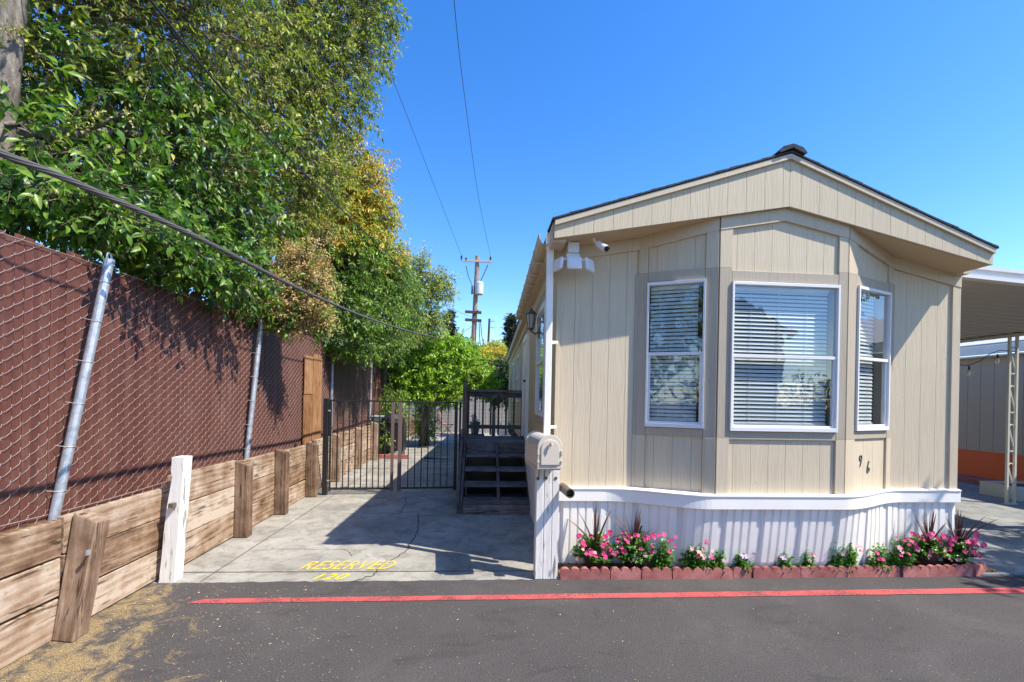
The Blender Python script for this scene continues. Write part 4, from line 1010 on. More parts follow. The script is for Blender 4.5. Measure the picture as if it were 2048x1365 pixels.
def spikes(c, h, n, parent, seed):
    r = np.random.default_rng(seed); mb = MB(); V = []; T = []; tn = []
    for k in range(n):
        a = r.uniform(0, 2*math.pi); spread = abs(r.normal(0, .42)) if k > 3 else .12; L = h*r.uniform(.6, 1.05); dirh = np.array([math.cos(a), math.sin(a)*.6, 0]); w = r.uniform(.008, .013)
        prev = None; nn = 6; side = nrm(np.cross(dirh+1e-3, [0, 0, 1.])+np.array([.6, 0, 0]))
        for j in range(nn+1):
            t = j/nn; p = c+dirh*(spread*L*(t+.5*t*t*spread*1.6))+np.array([0, 0, 1])*L*(t-.35*spread*t*t); ww = w*(1-t)**.6*(.6+.4*min(1, t*5)); V += [p-side*ww, p+side*ww]; tn += [r.uniform(.2, .9)]*2
            if j:
                b = len(V)-4; T.append((b, b+1, b+3, b+2))
    np_mesh('spike_leaves', np.array(V), np.array(T), L_CORD, parent, tn)
def potted(px, py, label, seed, w=.19, hh=.20, nfl=26, pot=True, sp=True, grp='flower pots with burgundy spike plants'):
    base = Vector(gy(px, py, 3.98)); base.z = .05
    t = thing('potted_plant', label, 'potted plant', tuple(base), grp); r = np.random.default_rng(seed)
    MB().lathe([(.075, 0), (.098, .13), (.104, .13), (.104, .145), (.09, .145), (.085, .12)], base, 18).build('pot', M_POT, t)
    c = np.array(base)+np.array([0, 0, .14]); plant_leaves(c-np.array([0, 0, .03]), w, .11, hh, 620, .048, seed, L_FLOW, t)
    plant_leaves(c+np.array([.02, -.03, -.05]), w*1.05, .12, hh*.5, 300, .046, seed+50, L_FLOW, t)
    pts = [c+np.array([r.uniform(-w, w)*.95, -.09+r.uniform(-.03, .05), r.uniform(-.02, hh*.92)]) for _ in range(int(nfl*.8))]
    if r.random() < .6: pts += [p+r.normal(0, .014, 3) for p in pts[:nfl//2]]
    blossoms(pts, .023, P_PINK, t, seed); blossoms([c+np.array([r.uniform(-w, w), -.10, r.uniform(-.08, .05)]) for _ in range(4)], .018, P_LPINK, t, seed+1)
    spikes(c+np.array([0, -.03, .02]), .42, 22, t, seed+2); return t
potted(1188, 1130, 'potted pink flowers with burgundy spikes, nearest the mailbox', 11)
potted(1266, 1130, 'second flower pot from the mailbox, its pink blooms reaching highest', 12, .19, .20, 26)
potted(1850, 1120, 'pot of pink flowers with tall burgundy spikes, third from the left', 13, .21, .20, 28)
potted(1908, 1120, 'rightmost flower pot at the home corner beside the concrete pad', 14, .18, .19, 24)
def bedplant(px, label, seed, w, hgt, cols, n=90, y=3.885, L=.044):
    hgt *= 1.4; n = int(n*3.4); w *= 1.25
    base = Vector(gy(px, 1128, y)); base.z = .055; t = thing('bedding_plant', label, 'flowering plant', tuple(base), 'bedding plants along the white skirting'); r = np.random.default_rng(seed)
    c = np.array(base); plant_leaves(c, w, min(w*.7, .05), hgt*1.0, n, L, seed, L_FLOW, t); plant_leaves(c, w*.9, min(w*.7, .05), hgt*.4, n//2, L, seed+9, L_FLOW, t)
    for m, k in cols: blossoms([c+np.array([r.uniform(-w, w)*.8, -.05-r.uniform(0, .04), hgt*r.uniform(.45, 1.0)]) for _ in range(k)], .020, m, t, seed+k)
bedplant(1325, 'tall thin sprig of pink flowers between the second pot and the straw', 21, .09, .24, [(P_PINK, 7)], 80)
bedplant(1395, 'leafy plant with mixed magenta and light pink flowers right of the straw', 22, .13, .20, [(P_PINK, 3), (P_LPINK, 8)], 170)
bedplant(1430, 'green plant with few pale blooms crowding the mixed pink flowers', 23, .09, .15, [(P_LPINK, 2)], 110)
bedplant(1483, 'low plant with a pale lilac bloom on its left side', 24, .10, .13, [(P_LILAC, 3)], 110)
bedplant(1565, 'small upright plant with a faint white bloom, left of the pair under the wide window', 25, .06, .15, [(P_LILAC, 2)], 100)
bedplant(1610, 'small upright plant with a light pink bloom, right of the pair under the wide window', 26, .065, .14, [(P_LPINK, 3)], 100)
bedplant(1668, 'taller green sprig beneath the right edge of the wide window', 27, .075, .21, [(P_LPINK, 1)], 130)
bedplant(1693, 'green sprig with whitish pink tip next to the tallest bare sprig', 28, .08, .18, [(P_LPINK, 4)], 120)
bedplant(1757, 'small green plant with one pink bloom left of the right-hand pots', 29, .09, .16, [(P_PINK, 3)], 100)
bedplant(1800, 'full plant with pink and light pink flowers touching the third pot', 30, .12, .21, [(P_PINK, 9), (P_LPINK, 4)], 160)
# straw and dry litter
r = rng; P = np.stack([r.normal(1.62, .09, 420), r.normal(3.97, .03, 420), r.uniform(.03, .13, 420)], 1)
P2 = np.stack([r.uniform(.75, 4.6, 500), r.uniform(3.9, 4.08, 500), r.uniform(.036, .05, 500)], 1); P = np.concatenate([P, P2]); D = nrm(r.normal(0, 1, P.shape)*np.array([1, .6, .35]))
V, T = seg_mesh(P, P+D*r.uniform(.02, .08, (len(P), 1)), .0012, .0012, 3); tag(np_mesh('straw', V, T, M_STRAW), 'dry golden straw lying in the flower bed against the skirting', 'straw', kind='stuff')
n = 3600; q = r.beta(1.1, 2.2, n); yy = r.uniform(1.3, 3.75, n); xx = -2.5+q*np.where(r.random(n) < .6, 2.2, 6.5)
P = np.stack([xx, yy, np.full(n, .003)], 1); n2 = 260; P = np.concatenate([P, np.stack([r.uniform(-2.4, .6, n2), r.uniform(3.85, 9, n2), np.full(n2, .002)], 1)])
n3 = 500; P = np.concatenate([P, np.stack([-2.56+np.abs(r.normal(0, .06, n3)), r.uniform(2, 9, n3), np.full(n3, .004)], 1)])
th = r.uniform(0, 6.28, len(P)); D = np.stack([np.cos(th), np.sin(th), r.uniform(0, .25, len(P))], 1); Ls = r.gamma(2.0, .0028, len(P))+.003; Nn = nrm(np.array([0, 0, 1.])+r.normal(0, .3, P.shape))
V, T, mm = leaf_arrays(P, nrm(D), Nn, Ls, Ls*r.uniform(.2, .6, len(P)), False)
L_LIT = leaf_mat('dry litter leaf', (.22, .13, .06), (.42, .31, .16), (.62, .52, .34), .8, .1)
tag(np_mesh('leaf_litter', V, T, L_LIT, None, np.repeat(r.random(len(P)), mm)), 'scattered dry leaf bits and chaff on the asphalt and driveway', 'leaf litter', kind='stuff')

# ------------------------------------------------------------ yard behind the gate
bw = thing('yard_wall', 'pale grey board wall closing the yard behind the citrus tree', 'wall', (0, 20, 0))
w = MB()
for k in range(34): w.box(-4+k*.25, -4+k*.25+.24, 20., 20.05, 0, 2.0)
w.build('boards', mat('grey wall board', (.33, .31, .28), .8, .2), bw); MB().box(-4, 4.5, 20.05, 20.1, 0, 1.98).build('backing', M_BLACK, bw)
def fchair():
    c = thing('folding_chair', 'faded red folding garden chair standing at the end of the path', 'chair', gz(888, 868)); b = Vector(gz(888, 868)); m = mat('faded red slats', (.42, .16, .13), .6)
    MB().box(b.x-.05, b.x+.4, b.y-.22, b.y+.22, .40, .43).build('seat', m, c)
    T = Matrix.Translation((b.x-.05, b.y, .42)) @ Matrix.Rotation(-.35, 4, 'Y'); MB().box(-.02, .01, -.22, .22, 0, .55, T).build('backrest', m, c)
    for yy in (-.2, .2):
        MB().tube([(b.x-.1, b.y+yy, 0), (b.x+.4, b.y+yy, .42)], .014, 6).build('leg', m, c); MB().tube([(b.x+.35, b.y+yy, 0), (b.x-.08, b.y+yy, .45)], .014, 6).build('leg', m, c)
fchair()
gr = thing('barbecue_cart', 'dark covered barbecue cart on small wheels left of the yard path', 'barbecue', gz(782, 915)); b = Vector(gz(782, 915))
MB().box(b.x-.3, b.x+.3, b.y, b.y+.5, .15, .85).build('cabinet', M_BLACK, gr, bevel=.02); MB().lathe([(.30, 0), (.28, .12), (.18, .22), (.02, .26)], (b.x, b.y+.25, .86), 14).build('lid', M_IRON, gr)
for dx in (-.25, .25):
    for dy in (.05, .45): MB().tube([(b.x+dx-.015, b.y+dy, .06), (b.x+dx+.015, b.y+dy, .06)], .06, 12).build('wheel', M_BLACK, gr)
for dx in (-.25, .25): MB().box(b.x+dx-.02, b.x+dx+.02, b.y+.03, b.y+.47, .06, .16).build('leg', M_BLACK, gr)
cb = thing('louvred_cabinet', 'grey green louvred utility cabinet behind the last retaining wall post', 'utility cabinet', gz(757, 912)); b = Vector(gz(757, 912)); gm = mat('grey green metal', (.17, .20, .18), .6)
w = MB(); w.box(b.x-.17, b.x+.17, b.y+.02, b.y+.4, 0, 1.0)
cbo = w.build('housing', gm, cb)
w = MB()
for k in range(22): w.box(b.x-.15, b.x+.15, b.y-.005, b.y+.018, .05+k*.042, .05+k*.042+.024)
w.build('louvres', gm, cb); MB().box(b.x-.19, b.x+.19, b.y, b.y+.42, 1.0, 1.03).build('top', M_INS, cb)
fpb = thing('flower_pot', 'turquoise flower pot with white blooms on the landing behind the railing', 'flower pot', (-.08, 9.0, 0)); bb = Vector((-.09, 8.95, 0))
MB().box(-.25, .10, 8.75, 9.15, 0, .82).build('plinth', M_DECKV, fpb); MB().lathe([(.07, 0), (.10, .22), (.108, .22), (.108, .25)], bb+Vector((0, 0, .82)), 14).build('pot', mat('turquoise glaze', (.05, .22, .28), .3), fpb)
plant_leaves(np.array([-.09, 8.95, 1.06]), .08, .08, .10, 70, .04, 61, L_FLOW, fpb); blossoms([np.array([-.09, 8.88, 1.15])+rng.normal(0, .03, 3) for _ in range(9)], .03, P_LILAC, fpb, 62)
dmt = tag(MB().box(-1.35, -.75, 11.3, 11.55, 0, .02).build('floor_mat', M_BLACK), 'small dark mat lying on the yard path', 'mat')
tag(MB().box(-2.55, -1.75, 11.3, 11.42, 0, .09).build('border_bricks', M_BRICK), 'row of reddish bricks edging the planting beyond the retaining wall', 'brick border')

# ------------------------------------------------------------ poles and cables
up = thing('utility_pole', 'wooden utility pole with three crossarms and a grey transformer', 'utility pole', (-.36, 24, 0))
pt = Vector(gy(955, 513, 24)); pbm = Vector(gy(946, 705, 24)); dirp = (pbm-pt); foot = pt+dirp*(pt.z/(pt.z-pbm.z))
MB().tube([foot, pt], [.17, .115], 14).build('shaft', M_POLE, up)
def arm(px0, py0, px1, py1, name, m, yy=23.87, th=.07):
    a, b = Vector(gy(px0, py0, yy)), Vector(gy(px1, py1, yy)); T = MB(); T.hexa([(a.x, yy-th, a.z-th), (b.x, yy-th, b.z-th), (b.x, yy+.03, b.z-th), (a.x, yy+.03, a.z-th), (a.x, yy-th, a.z+th), (b.x, yy-th, b.z+th), (b.x, yy+.03, b.z+th), (a.x, yy+.03, a.z+th)]); return T.build(name, m, up)
M_DKW = mat('dark weathered arm', (.07, .05, .045), .8); M_LTW = mat('pale arm', (.42, .40, .38), .7)
arm(925, 522, 984, 524, 'crossarm', M_LTW, th=.055); arm(930, 624, 963, 626, 'crossarm', M_DKW); arm(930, 640, 963, 642, 'crossarm', M_DKW)
tc = Vector(gy(958, 590, 23.75)); MB().lathe([(.18, 0), (.22, .03), (.22, .60), (.20, .66), (.10, .70)], tc-Vector((-.0, 0, .0)), 16).build('transformer', M_INS, up); c2 = Vector(gy(944, 588, 23.8)); MB().box(c2.x-.05, c2.x+.06, 23.7, 23.9, c2.z, c2.z+.42).build('junction_box', mat('blue grey box', (.10, .16, .22), .5), up)
for px, py in ((923, 516), (932, 520), (981, 518)): c = Vector(gy(px, py, 23.85)); MB().lathe([(.03, -.12), (.05, 0), (.05, .08), (.02, .12)], c, 8).build('insulator', M_BLACK, up)
for a, b in (((932, 532), (944, 570)), ((976, 530), (960, 565)), ((944, 632), (957, 620)), ((958, 640), (962, 700)), ((961, 640), (967, 690))): MB().tube([gy(*a, 23.8), gy((a[0]+b[0])/2-1, (a[1]+b[1])/2+3, 23.8), gy(*b, 23.8)], .022, 5).build('drop_wire', M_CABLEB, up)
up2 = thing('utility_pole', 'thinner dark utility pole standing farther away behind the transformer pole', 'utility pole', (-.5, 48, 0))
a = Vector(gy(979, 638, 48)); MB().tube([(a.x-.3, 48, 0), a], [.16, .12], 10).build('shaft', M_DKW, up2)
for py in (643, 656): p = Vector(gy(981, py, 48)); MB().tube([p, p+Vector((.45, 0, 0))], .03, 5).build('crossarm', M_DKW, up2)
def cable(pts, r, name, label, m, sides=8, twist=False, n=60):
    P = [Vector(p) for p in pts]
    def cr_(i, t):
        p0, p1, p2, p3 = P[max(i-1, 0)], P[i], P[i+1], P[min(i+2, len(P)-1)]
        return .5*((2*p1)+(-p0+p2)*t+(2*p0-5*p1+4*p2-p3)*t*t+(-p0+3*p1-3*p2+p3)*t**3)
    Q = []; per = n//(len(P)-1)
    for i in range(len(P)-1):
        for j in range(per): Q.append(cr_(i, j/per))
    Q.append(P[-1])
    if not twist: return tag(MB().tube(Q, r, sides).build(name, m, smooth=True), label, 'cable')
    mb = MB(); mb.tube(Q, r*.72, 8)
    L = 0; S_ = [0]
    for a, b in zip(Q, Q[1:]): L += (b-a).length; S_.append(L)
    for st in range(7):
        R = []
        for i, p in enumerate(Q):
            d = (Q[min(i+1, len(Q)-1)]-Q[max(i-1, 0)]).normalized(); u = d.cross(Vector((0, 0, 1))).normalized(); v = u.cross(d); a = S_[i]*9+st*2*math.pi/7; R.append(p+(u*math.cos(a)+v*math.sin(a))*r*.62)
        mb.tube(R, r*.34, 5)
    return tag(mb.build(name, m, smooth=True), label, 'cable')
def dpt(x, y, d):   # point at camera depth d
    rr = ray(x, y); s, c = math.sin(PSI), math.cos(PSI); k = rr[0]*s+rr[1]*c; t = d/k; return (rr[0]*t, rr[1]*t, H+rr[2]*t)
cable([dpt(-420, 120, 1.25), dpt(0, 306, 1.70), dpt(150, 366, 2.0), dpt(400, 478, 2.81), dpt(620, 588, 4.5), dpt(760, 645, 7.0), dpt(850, 670, 11), gy(905, 677, 17), gy(948, 650, 23.8)], .0165, 'overhead_cable', 'thick grey twisted cable crossing in front of the trees and fence', M_CABLE, twist=True, n=420)
cable([dpt(0, -380, 1.8), dpt(120, -210, 2.05), dpt(300, 0, 2.53), dpt(450, 185, 3.25), dpt(640, 378, 4.82), dpt(800, 532, 8.5), dpt(880, 605, 14), gy(945, 636, 23.8)], .0075, 'overhead_cable', 'thin black cable running down past the tree tops to the pole', M_CABLEB)
cable([dpt(880, -400, 6), dpt(908, 0, 9), dpt(930, 200, 12.5), dpt(958, 400, 18.5), gy(982, 518, 23.85)], .008, 'power_line', 'thin power line rising to the top right edge of the gap in the sky', M_CABLEB, n=40)
cable([dpt(560, -420, 6), dpt(700, -50, 9), dpt(782, 150, 12.5), dpt(860, 350, 18.5), gy(924, 514, 23.85)], .008, 'power_line', 'thin power line passing behind the tree crown edge', M_CABLEB, n=40)

# ------------------------------------------------------------ trees
def crown(blobs, n, L, ar, m, parent, seed, detail=False, droop=.35, name='crown', tl=.28, k=10, spread=1., twigs=True, clump=.22, hang=0.):
    """blobs: (x,y,z,rx,ry,rz). Leaves grow in sprays on short twigs through the volume, denser towards the outside."""
    r = np.random.default_rng(seed); Bl = np.array(blobs, float); wt = Bl[:, 3]*Bl[:, 5]+Bl[:, 3]*Bl[:, 4]; wt /= wt.sum()
    nc = max(1, n//k); ib = r.choice(len(Bl), nc, p=wt); d = nrm(r.normal(0, 1, (nc, 3))); rad = r.uniform(.15, 1, nc)**.45
    lump = 1+clump*np.sin(d[:, 0]*5+ib*1.7)*np.sin(d[:, 2]*6+ib)*np.sin(d[:, 1]*4+2*ib)+r.normal(0, .06, nc)
    c = Bl[ib, :3]+d*rad[:, None]*lump[:, None]*Bl[ib, 3:]
    o = nrm(d*1.0+r.normal(0, .55, (nc, 3))+np.array([0, 0, -droop])); tls = tl*r.uniform(.5, 1.3, nc)
    idx = np.repeat(np.arange(nc), k); j = np.tile(np.arange(k), nc); t = (j+.5)/k
    P = c[idx]+o[idx]*(t*tls[idx])[:, None]+r.normal(0, .012*spread, (nc*k, 3))
    per = nrm(np.cross(o, r.normal(0, 1, (nc, 3)))); per2 = np.cross(o, per); ph = j*2.4
    side = per[idx]*np.cos(ph)[:, None]+per2[idx]*np.sin(ph)[:, None]
    D = nrm(side*.9+o[idx]*.55+np.array([0, 0, -droop-hang])+r.normal(0, .25, P.shape)); Nn = nrm(np.array([.3, -.3, .8])+r.normal(0, .55, P.shape))
    Ls = L*r.uniform(.65, 1.3, len(P)); V, T, mm = leaf_arrays(P, D, Nn, Ls, Ls*ar*r.uniform(.8, 1.2, len(P)), detail)
    cl = np.clip(r.normal(.42, .17, nc), 0, 1); tint = np.clip(cl[idx]+r.normal(0, .16, len(P)), 0, 1)
    o_ = np_mesh(name, V, T, m, parent, np.repeat(tint, mm))
    if twigs:
        src = Bl[ib, :3]+(c-Bl[ib, :3])*r.uniform(.2, .6, (nc, 1))+r.normal(0, .05, (nc, 3))
        sel = r.random(nc) < .55; A = np.concatenate([c, src[sel]]); B = np.concatenate([c+o*tls[:, None], c[sel]]); ra = np.concatenate([np.full(nc, .0035), np.full(sel.sum(), .009)]); rb = np.concatenate([np.full(nc, .0015), np.full(sel.sum(), .0035)])
        V, T = seg_mesh(A, B, ra, rb, 3); np_mesh('twigs', V, T, M_TWIG, parent)
def px_blobs(L):
    out = []
    for (px, py, Y, rx, rz, ry) in L:
        c = gy(px, py, Y); out.append((c[0], c[1], c[2], rx*Y/F, ry, rz*Y/F))
    return out
def limbs(blobs, trunks, name='trunk', r0=.14, parent=None, seed=1, m=None):
    rr = random.Random(seed); mb = MB()
    for tr in trunks: mb.tube(tr[0], tr[1], 10)
    for b in blobs:
        best = min((Vector(p) for tr in trunks for p in tr[0][1:]), key=lambda p: (p-Vector(b[:3])).length); e = Vector(b[:3])
        mid = (best+e)/2+Vector((rr.uniform(-.15, .15), rr.uniform(-.15, .15), rr.uniform(.0, .25))); mb.tube([best, (best+mid)/2+Vector((rr.uniform(-.06, .06),)*3), mid, e], [r0*.5, r0*.42, r0*.32, r0*.12], 6)
        for k in range(5):
            q = e+Vector((rr.uniform(-1, 1)*b[3], rr.uniform(-1, 1)*b[4], rr.uniform(-1, 1)*b[5]))*.75; mb.tube([mid, (mid+q)/2+Vector((rr.uniform(-.1, .1), rr.uniform(-.1, .1), rr.uniform(-.1, .1))), q], [r0*.2, r0*.14, r0*.05], 5)
    return mb.build(name, m or M_BARK, parent, smooth=True)

tA = thing('broadleaf_tree', 'large dark glossy leaved tree nearest the camera behind the brown slatted fence', 'tree', (-3.9, 3.9, .66), 'trees behind the slatted fence')
bA = px_blobs([(-120, 120, 4.2, 260, 280, .9), (100, 60, 4.7, 200, 190, .9), (280, 60, 5.0, 190, 210, .9), (80, 330, 4.1, 190, 120, .55), (260, 300, 4.9, 170, 150, .8), (400, 330, 5.4, 140, 150, .8), (260, 420, 5.0, 150, 80, .6),
               (410, 470, 5.6, 110, 85, .6), (60, 400, 3.9, 150, 50, .35),  (150, -200, 4.6, 330, 200, 1.0), (420, 80, 5.5, 150, 190, .9)])
limbs(bA, [([(-4.1, 3.9, .6), (-3.98, 3.88, 2.2), (-3.86, 3.86, 3.6), (-3.78, 3.9, 5.2), (-3.6, 4.1, 7)], [.14, .12, .10, .085, .04]), ([(-4.35, 4.0, .6), (-4.2, 4.0, 2.6), (-4.0, 3.9, 3.4), (-4.25, 3.7, 5)], [.10, .09, .08, .05])], parent=tA, seed=3, r0=.12)
crown(bA[3:9], 11500, .098, .42, L_PRIV, tA, 101, True, .5, tl=.30, k=9, clump=.4)
crown([bA[i] for i in (0, 1, 2, 9, 10)], 17000, .078, .42, L_OLIV, tA, 104, True, .45, name='upper_crown', tl=.30, k=9, clump=.45)
bOv = px_blobs([(225, 445, 3.8, 110, 34, .32), (340, 510, 4.4, 90, 34, .34), (440, 560, 5.1, 80, 36, .4), (100, 385, 3.5, 100, 36, .25), (290, 460, 4.2, 90, 50, .4), (400, 510, 4.8, 80, 50, .4), (520, 620, 6.0, 40, 22, .25)])
crown(bOv, 5200, .085, .44, L_PRIV, tA, 103, True, .5, name='overhang', tl=.24, k=9)
crown(bA, 14000, .030, .5, L_SEED, tA, 102, False, -.2, name='seed_heads', tl=.12, k=30, spread=2, twigs=False)
tB = thing('broadleaf_tree', 'tall olive green tree leaning over the fence in front of the blue sky', 'tree', (-4.2, 7.3, .66), 'trees behind the slatted fence')
bB = px_blobs([(560, 40, 7.2, 150, 150, 1.1), (690, 40, 7.6, 95, 100, .8), (640, 150, 7.4, 115, 90, .9), (520, 210, 7., 150, 120, 1.), (660, 235, 7.5, 75, 55, .7), (560, 330, 6.9, 120, 100, .9), (475, 420, 6.4, 120, 110, .8), (600, -170, 7.4, 240, 160, 1.2), (740, 110, 7.7, 45, 35, .4), (630, 330, 7.2, 70, 60, .6), (480, 560, 6.3, 90, 60, .5), (745, 20, 7.7, 48, 50, .5)])
limbs(bB, [([(-4.2, 7.3, .6), (-4.1, 7.3, 2.8), (-3.8, 7.3, 5), (-3.3, 7.4, 7.2), (-2.9, 7.5, 9)], [.18, .15, .12, .09, .04])], parent=tB, seed=4)
crown(bB, 38000, .074, .46, L_OLIV, tB, 111, False, .5, tl=.28, k=10, clump=.5)
crown(bB, 26000, .036, .5, L_SEED, tB, 112, False, -.2, name='seed_heads', tl=.14, k=30, spread=2.2, twigs=False)
tC = thing('broadleaf_tree', 'tree with yellow and orange autumn leaves at the right edge of the tall crowns', 'tree', (-3.6, 9.6, .66), 'trees behind the slatted fence')
bC = px_blobs([(700, 330, 9.2, 55, 55, .6), (735, 375, 9.2, 45, 45, .5), (665, 400, 9., 70, 60, .6), (750, 430, 9.4, 38, 30, .4), (620, 470, 8.6, 80, 50, .6), (700, 470, 9.2, 70, 50, .6), (745, 505, 9.6, 60, 45, .5)])
limbs(bC, [([(-3.7, 9.6, .6), (-3.6, 9.6, 3), (-3.1, 9.5, 5)], [.12, .10, .06])], parent=tC, seed=5, r0=.10)
crown(bC, 20000, .085, .36, L_YELO, tC, 121, False, .6, tl=.26, k=10, clump=.4)
crown(bC[2:], 14000, .075, .4, L_PALE, tC, 122, False, .6, name='green_foliage', tl=.26, k=10)
tT = thing('shrub', 'tan brown flowering shrub spilling over the slatted fence in the middle', 'shrub', (-3.3, 6.9, .66))
bT = px_blobs([(600, 525, 6.2, 44, 30, .26), (570, 565, 6.2, 34, 28, .24), (632, 575, 6.2, 26, 34, .22), (590, 610, 6.2, 52, 26, .24), (635, 640, 6.3, 22, 26, .18), (510, 590, 6.0, 26, 16, .2), (545, 630, 6.1, 30, 18, .2), (655, 605, 6.4, 14, 10, .12), (585, 655, 6.2, 24, 12, .15), (640, 660, 6.5, 12, 9, .12), (470, 570, 5.9, 14, 9, .12), (650, 470, 7.4, 18, 12, .2)])
limbs(bT, [([(-3.4, 6.9, .6), (-3.3, 6.9, 2), (-3.1, 6.9, 2.8)], [.05, .04, .03])], parent=tT, seed=6, r0=.05)
crown(bT, 21000, .034, .5, L_TAN, tT, 131, False, -.1, name='seed_heads', tl=.16, k=26, spread=2.2)
crown(bT, 2000, .07, .42, L_MID, tT, 132, False, .5, tl=.2, k=8)
tD = thing('leafy_tree', 'dense mid green tree hanging low over the fence above the gate', 'tree', (-3.5, 9.6, .66))
bD = px_blobs([(700, 540, 9., 70, 60, .6), (760, 560, 9.8, 60, 50, .6), (690, 610, 8.8, 60, 50, .5), (745, 630, 9.6, 55, 45, .5), (690, 670, 8.9, 45, 35, .3), (725, 690, 9.3, 35, 22, .25), (770, 680, 10.3, 40, 35, .4), (810, 610, 11, 30, 60, .5)])
limbs(bD, [([(-3.5, 9.6, .6), (-3.4, 9.6, 3), (-3.1, 9.5, 4.2)], [.10, .08, .05])], parent=tD, seed=8, r0=.08)
crown(bD, 30000, .075, .38, L_MID, tD, 141, False, .55, tl=.26, k=10, clump=.35)
tE = thing('open_tree', 'airy pale olive tree with bare branches showing against the sky', 'tree', (-3., 13.5, .66))
bE = px_blobs([(830, 545, 13., 30, 25, .5), (860, 590, 13., 28, 16, .4), (835, 630, 13., 50, 18, .5), (882, 575, 13, 16, 9, .25), (893, 556, 13, 9, 8, .2), (870, 545, 13, 9, 9, .2), (848, 515, 12.8, 12, 14, .2), (900, 590, 13, 10, 6, .2), (800, 520, 12.5, 25, 22, .4), (885, 562, 13, 14, 16, .25), (850, 655, 13, 40, 14, .4), (800, 660, 12.5, 35, 35, .5), (815, 590, 12.8, 30, 25, .4), (872, 628, 13, 18, 10, .25)])
limbs(bE, [([(-2.9, 13.4, .3), (-2.75, 13.3, 2.6), (-2.3, 13.2, 3.8)], [.10, .08, .05])], parent=tE, seed=9, r0=.07)
crown(bE, 13000, .085, .34, L_PALE, tE, 151, False, .5, tl=.30, k=10, clump=.4)
tF = thing('citrus_tree', 'bright yellow green citrus tree standing in the yard behind the gate', 'tree', (-1.4, 14.3, 0))
bF = px_blobs([(865, 740, 14., 62, 50, .9), (815, 730, 13.6, 38, 40, .6), (920, 735, 14.2, 48, 42, .8), (850, 700, 14.2, 45, 28, .7), (950, 755, 14.6, 34, 36, .6), (975, 765, 14.8, 22, 26, .4), (900, 690, 14.2, 40, 18, .5), (935, 705, 14.4, 26, 16, .4), (820, 780, 13.6, 34, 24, .5), (890, 785, 13.8, 45, 24, .6), (825, 672, 14, 18, 14, .3), (900, 700, 14.4, 40, 20, .6)])
limbs(bF, [([(-1.8, 14.3, 0), (-1.7, 14.3, .9), (-1.6, 14.2, 1.6)], [.10, .09, .07])], parent=tF, seed=10, r0=.09)
crown(bF, 27000, .11, .44, L_CITR, tF, 161, False, .3, tl=.3, k=9, clump=.3)
def shrub(name, label, base, blobs, n, L, ar, m, seed, cat='shrub'):
    t = thing(name, label, cat, base); b = Vector(base); limbs(blobs, [([base, tuple(b+Vector((0, 0, max(.3, (blobs[0][2]-b.z)*.5)))), tuple(b+Vector((0, 0, max(.5, (blobs[0][2]-b.z)*.8))))], [.08, .07, .05])], parent=t, seed=seed, r0=.06)
    crown(blobs, n, L, ar, m, t, seed); return t
shrub('round_bush', 'dark green rounded bush at the far corner of the home', (.55, 17.6, 0), px_blobs([(1002, 752, 17.5, 24, 36, .8), (985, 775, 17.5, 22, 28, .7), (1010, 785, 17.3, 20, 25, .5)]), 7000, .10, .5, L_DARK, 171)
shrub('olive_bush', 'olive and orange tinged bush below the farther pole', (.3, 26, 0), px_blobs([(985, 722, 26, 32, 30, 1.5), (1005, 735, 26, 22, 28, 1.2), (960, 712, 26, 18, 16, 1.)]), 9000, .16, .45, L_YELO, 172)
shrub('olive_bush', 'pale olive bush right behind the citrus tree top', (-.5, 30, 0), px_blobs([(955, 728, 30, 28, 26, 1.5), (990, 700, 30, 22, 14, 1.)]), 5000, .18, .45, L_PALE, 173)
shrub('garden_shrub', 'small yellow green shrub beside the path behind the right gate leaf', (-1.72, 14.6, 0), [(-1.75, 14.6, .75, .28, .3, .65)], 2600, .08, .4, L_CITR, 174)
shrub('garden_shrub', 'leafy vine climbing next to the louvred cabinet', (-2.35, 12.4, 0), [(-2.3, 12.3, 1.0, .25, .3, .8), (-2.45, 11.7, .4, .15, .2, .35)], 3600, .07, .45, L_MID, 175)
def conifer(label, base, h, w, seed, n=5200):
    t = thing('conifer', label, 'tree', base, 'dark conifers on the skyline'); r = np.random.default_rng(seed); b = np.array(base)
    MB().tube([base, tuple(b+np.array([0, 0, h]))], [.25, .04], 8).build('trunk', M_BARK, t)
    P = []; D = []
    for lev in range(30):
        z = h*(.12+.88*lev/30); R = w*(1-z/h)**.75*r.uniform(.6, 1.2)+.12
        for k in range(9):
            a = r.uniform(0, 6.28); l = R*r.uniform(.5, 1.15); dd = np.array([math.cos(a), math.sin(a), r.uniform(-.15, .35)])
            m = int(n/270); tt = r.uniform(.15, 1, m); P.append(b+np.array([0, 0, z])+dd*(l*tt)[:, None]+r.normal(0, .12, (m, 3))); D.append(nrm(dd+r.normal(0, .5, (m, 3))))
    P = np.concatenate(P); D = np.concatenate(D); Ls = r.uniform(.2, .42, len(P)); V, T, mm = leaf_arrays(P, D, nrm(np.array([0, 0, 1.])+r.normal(0, .4, P.shape)), Ls, Ls*.42, False)
    np_mesh('crown', V, T, L_CONI, t, np.repeat(np.clip(r.normal(.5, .2, len(P)), 0, 1), mm))
c = gy(898, 700, 42); conifer('dark conifer behind the citrus tree, left of the utility pole', (c[0], 42, 0), gy(897, 622, 42)[2], 2.6, 181)
c = gy(1024, 700, 36); conifer('dark conifer beside the far end of the home eave', (c[0]-.1, 36, 0), gy(1022, 630, 36)[2], 1.7, 182)
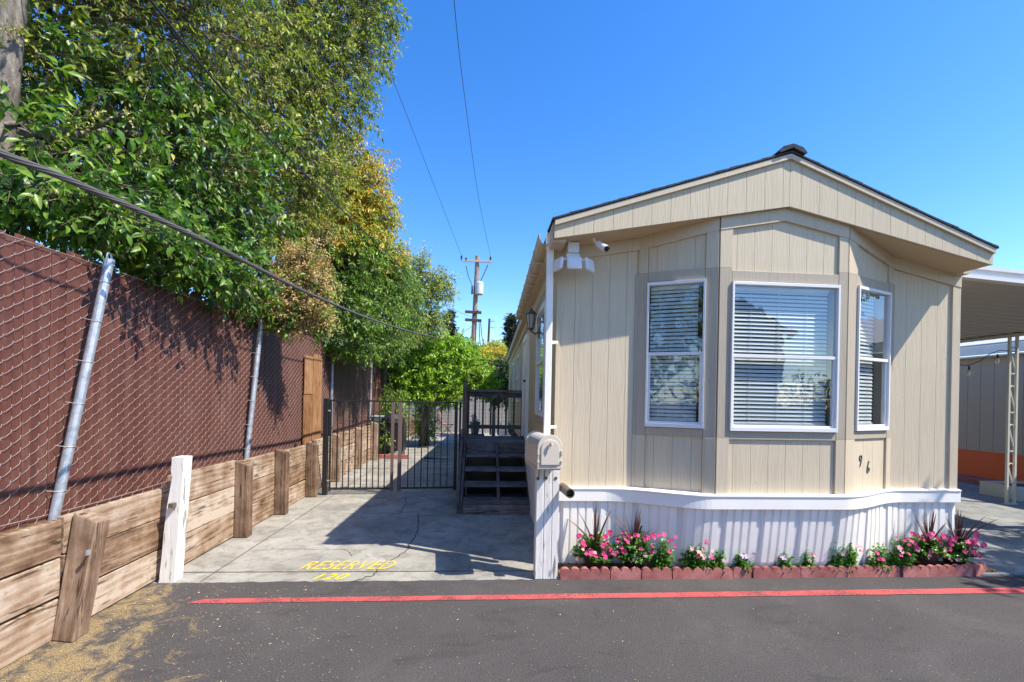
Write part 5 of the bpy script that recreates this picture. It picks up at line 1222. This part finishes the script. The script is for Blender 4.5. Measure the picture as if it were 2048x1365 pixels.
# far tree line closing the ground to the horizon
shrub('hedge_tree', 'broad green tree behind the yard wall at the left', (-6, 27, 0), [(-6, 27, 3., 2.6, 1.5, 2.4), (-3.4, 28, 2.2, 1.8, 1.2, 1.6), (-9, 25, 3.6, 3, 1.5, 2.6)], 14000, .2, .45, L_MID, 183, 'tree')
shrub('hedge_tree', 'green tree behind the far end of the home', (4, 30, 0), [(3.5, 30, 2.2, 2.4, 1.2, 1.6), (8, 31, 2.4, 3, 1.2, 1.8)], 9000, .2, .45, L_DARK, 184, 'tree')
# across the road (behind the camera, mirrored in the panes)
oh = thing('opposite_home', 'brown home across the road, mirrored in the wide bay window', 'house', (9.3, -12, 0)); mo = mat('opposite wall', (.16, .11, .08), .8)
MB().box(6.6, 11.6, -16, -9, 0, 4.2).build('wall', mo, oh); MB().prism([(6.1, -8.6, 4.2), (12.1, -8.6, 4.2), (9.1, -8.6, 5.7)], (0, -7.8, 0)).build('roof', mat('opposite roof', (.12, .10, .09), .9), oh)
ot = thing('street_tree', 'leafy tree across the road, mirrored in the left bay pane', 'tree', (-4.6, -6.5, 0)); bO = [(-4.6, -6.5, 4.4, 2.6, 2.0, 2.3), (-7.5, -6, 4.2, 2, 2, 2)]
limbs(bO, [([(-4.6, -6.5, 0), (-4.6, -6.5, 3.4)], [.2, .14])], parent=ot, seed=12); crown(bO, 14000, .16, .45, L_OLIV, ot, 191)

rt = thing('street_tree', 'tree beyond the right edge that dapples the side pad with shade', 'tree', (9.6, 2.2, 0)); bR = [(9.0, 2.9, 4.2, 1.5, 1.1, .8), (10.4, 2.4, 4.6, 1.5, 1.3, 1.0), (7.9, 2.6, 4.4, .7, .6, .5)]
limbs(bR, [([(9.8, 2.2, 0), (9.7, 2.2, 1.8), (9.5, 2.4, 3.2)], [.16, .13, .10])], parent=rt, seed=13); crown(bR, 5200, .13, .45, L_OLIV, rt, 192)

hd = thing('screen_hedge', 'long dark row of foliage added out of view to cover the horizon mirrored in the panes', 'screen_hedge', (4, -17, 0)); bH = [(x, -18+2*math.sin(x), 1.6+.5*math.sin(x*1.3), 2.4, 1.3, 1.9+.5*math.sin(x*.7)) for x in range(-26, 40, 3)]  # unseen foliage row added to block the bright horizon in the glass reflections
limbs(bH, [([(x, -18, 0), (x, -18, 1.2)], [.12, .1]) for x in range(-24, 40, 9)], parent=hd, seed=14); crown(bH, 40000, .17, .5, L_DARK, hd, 193)
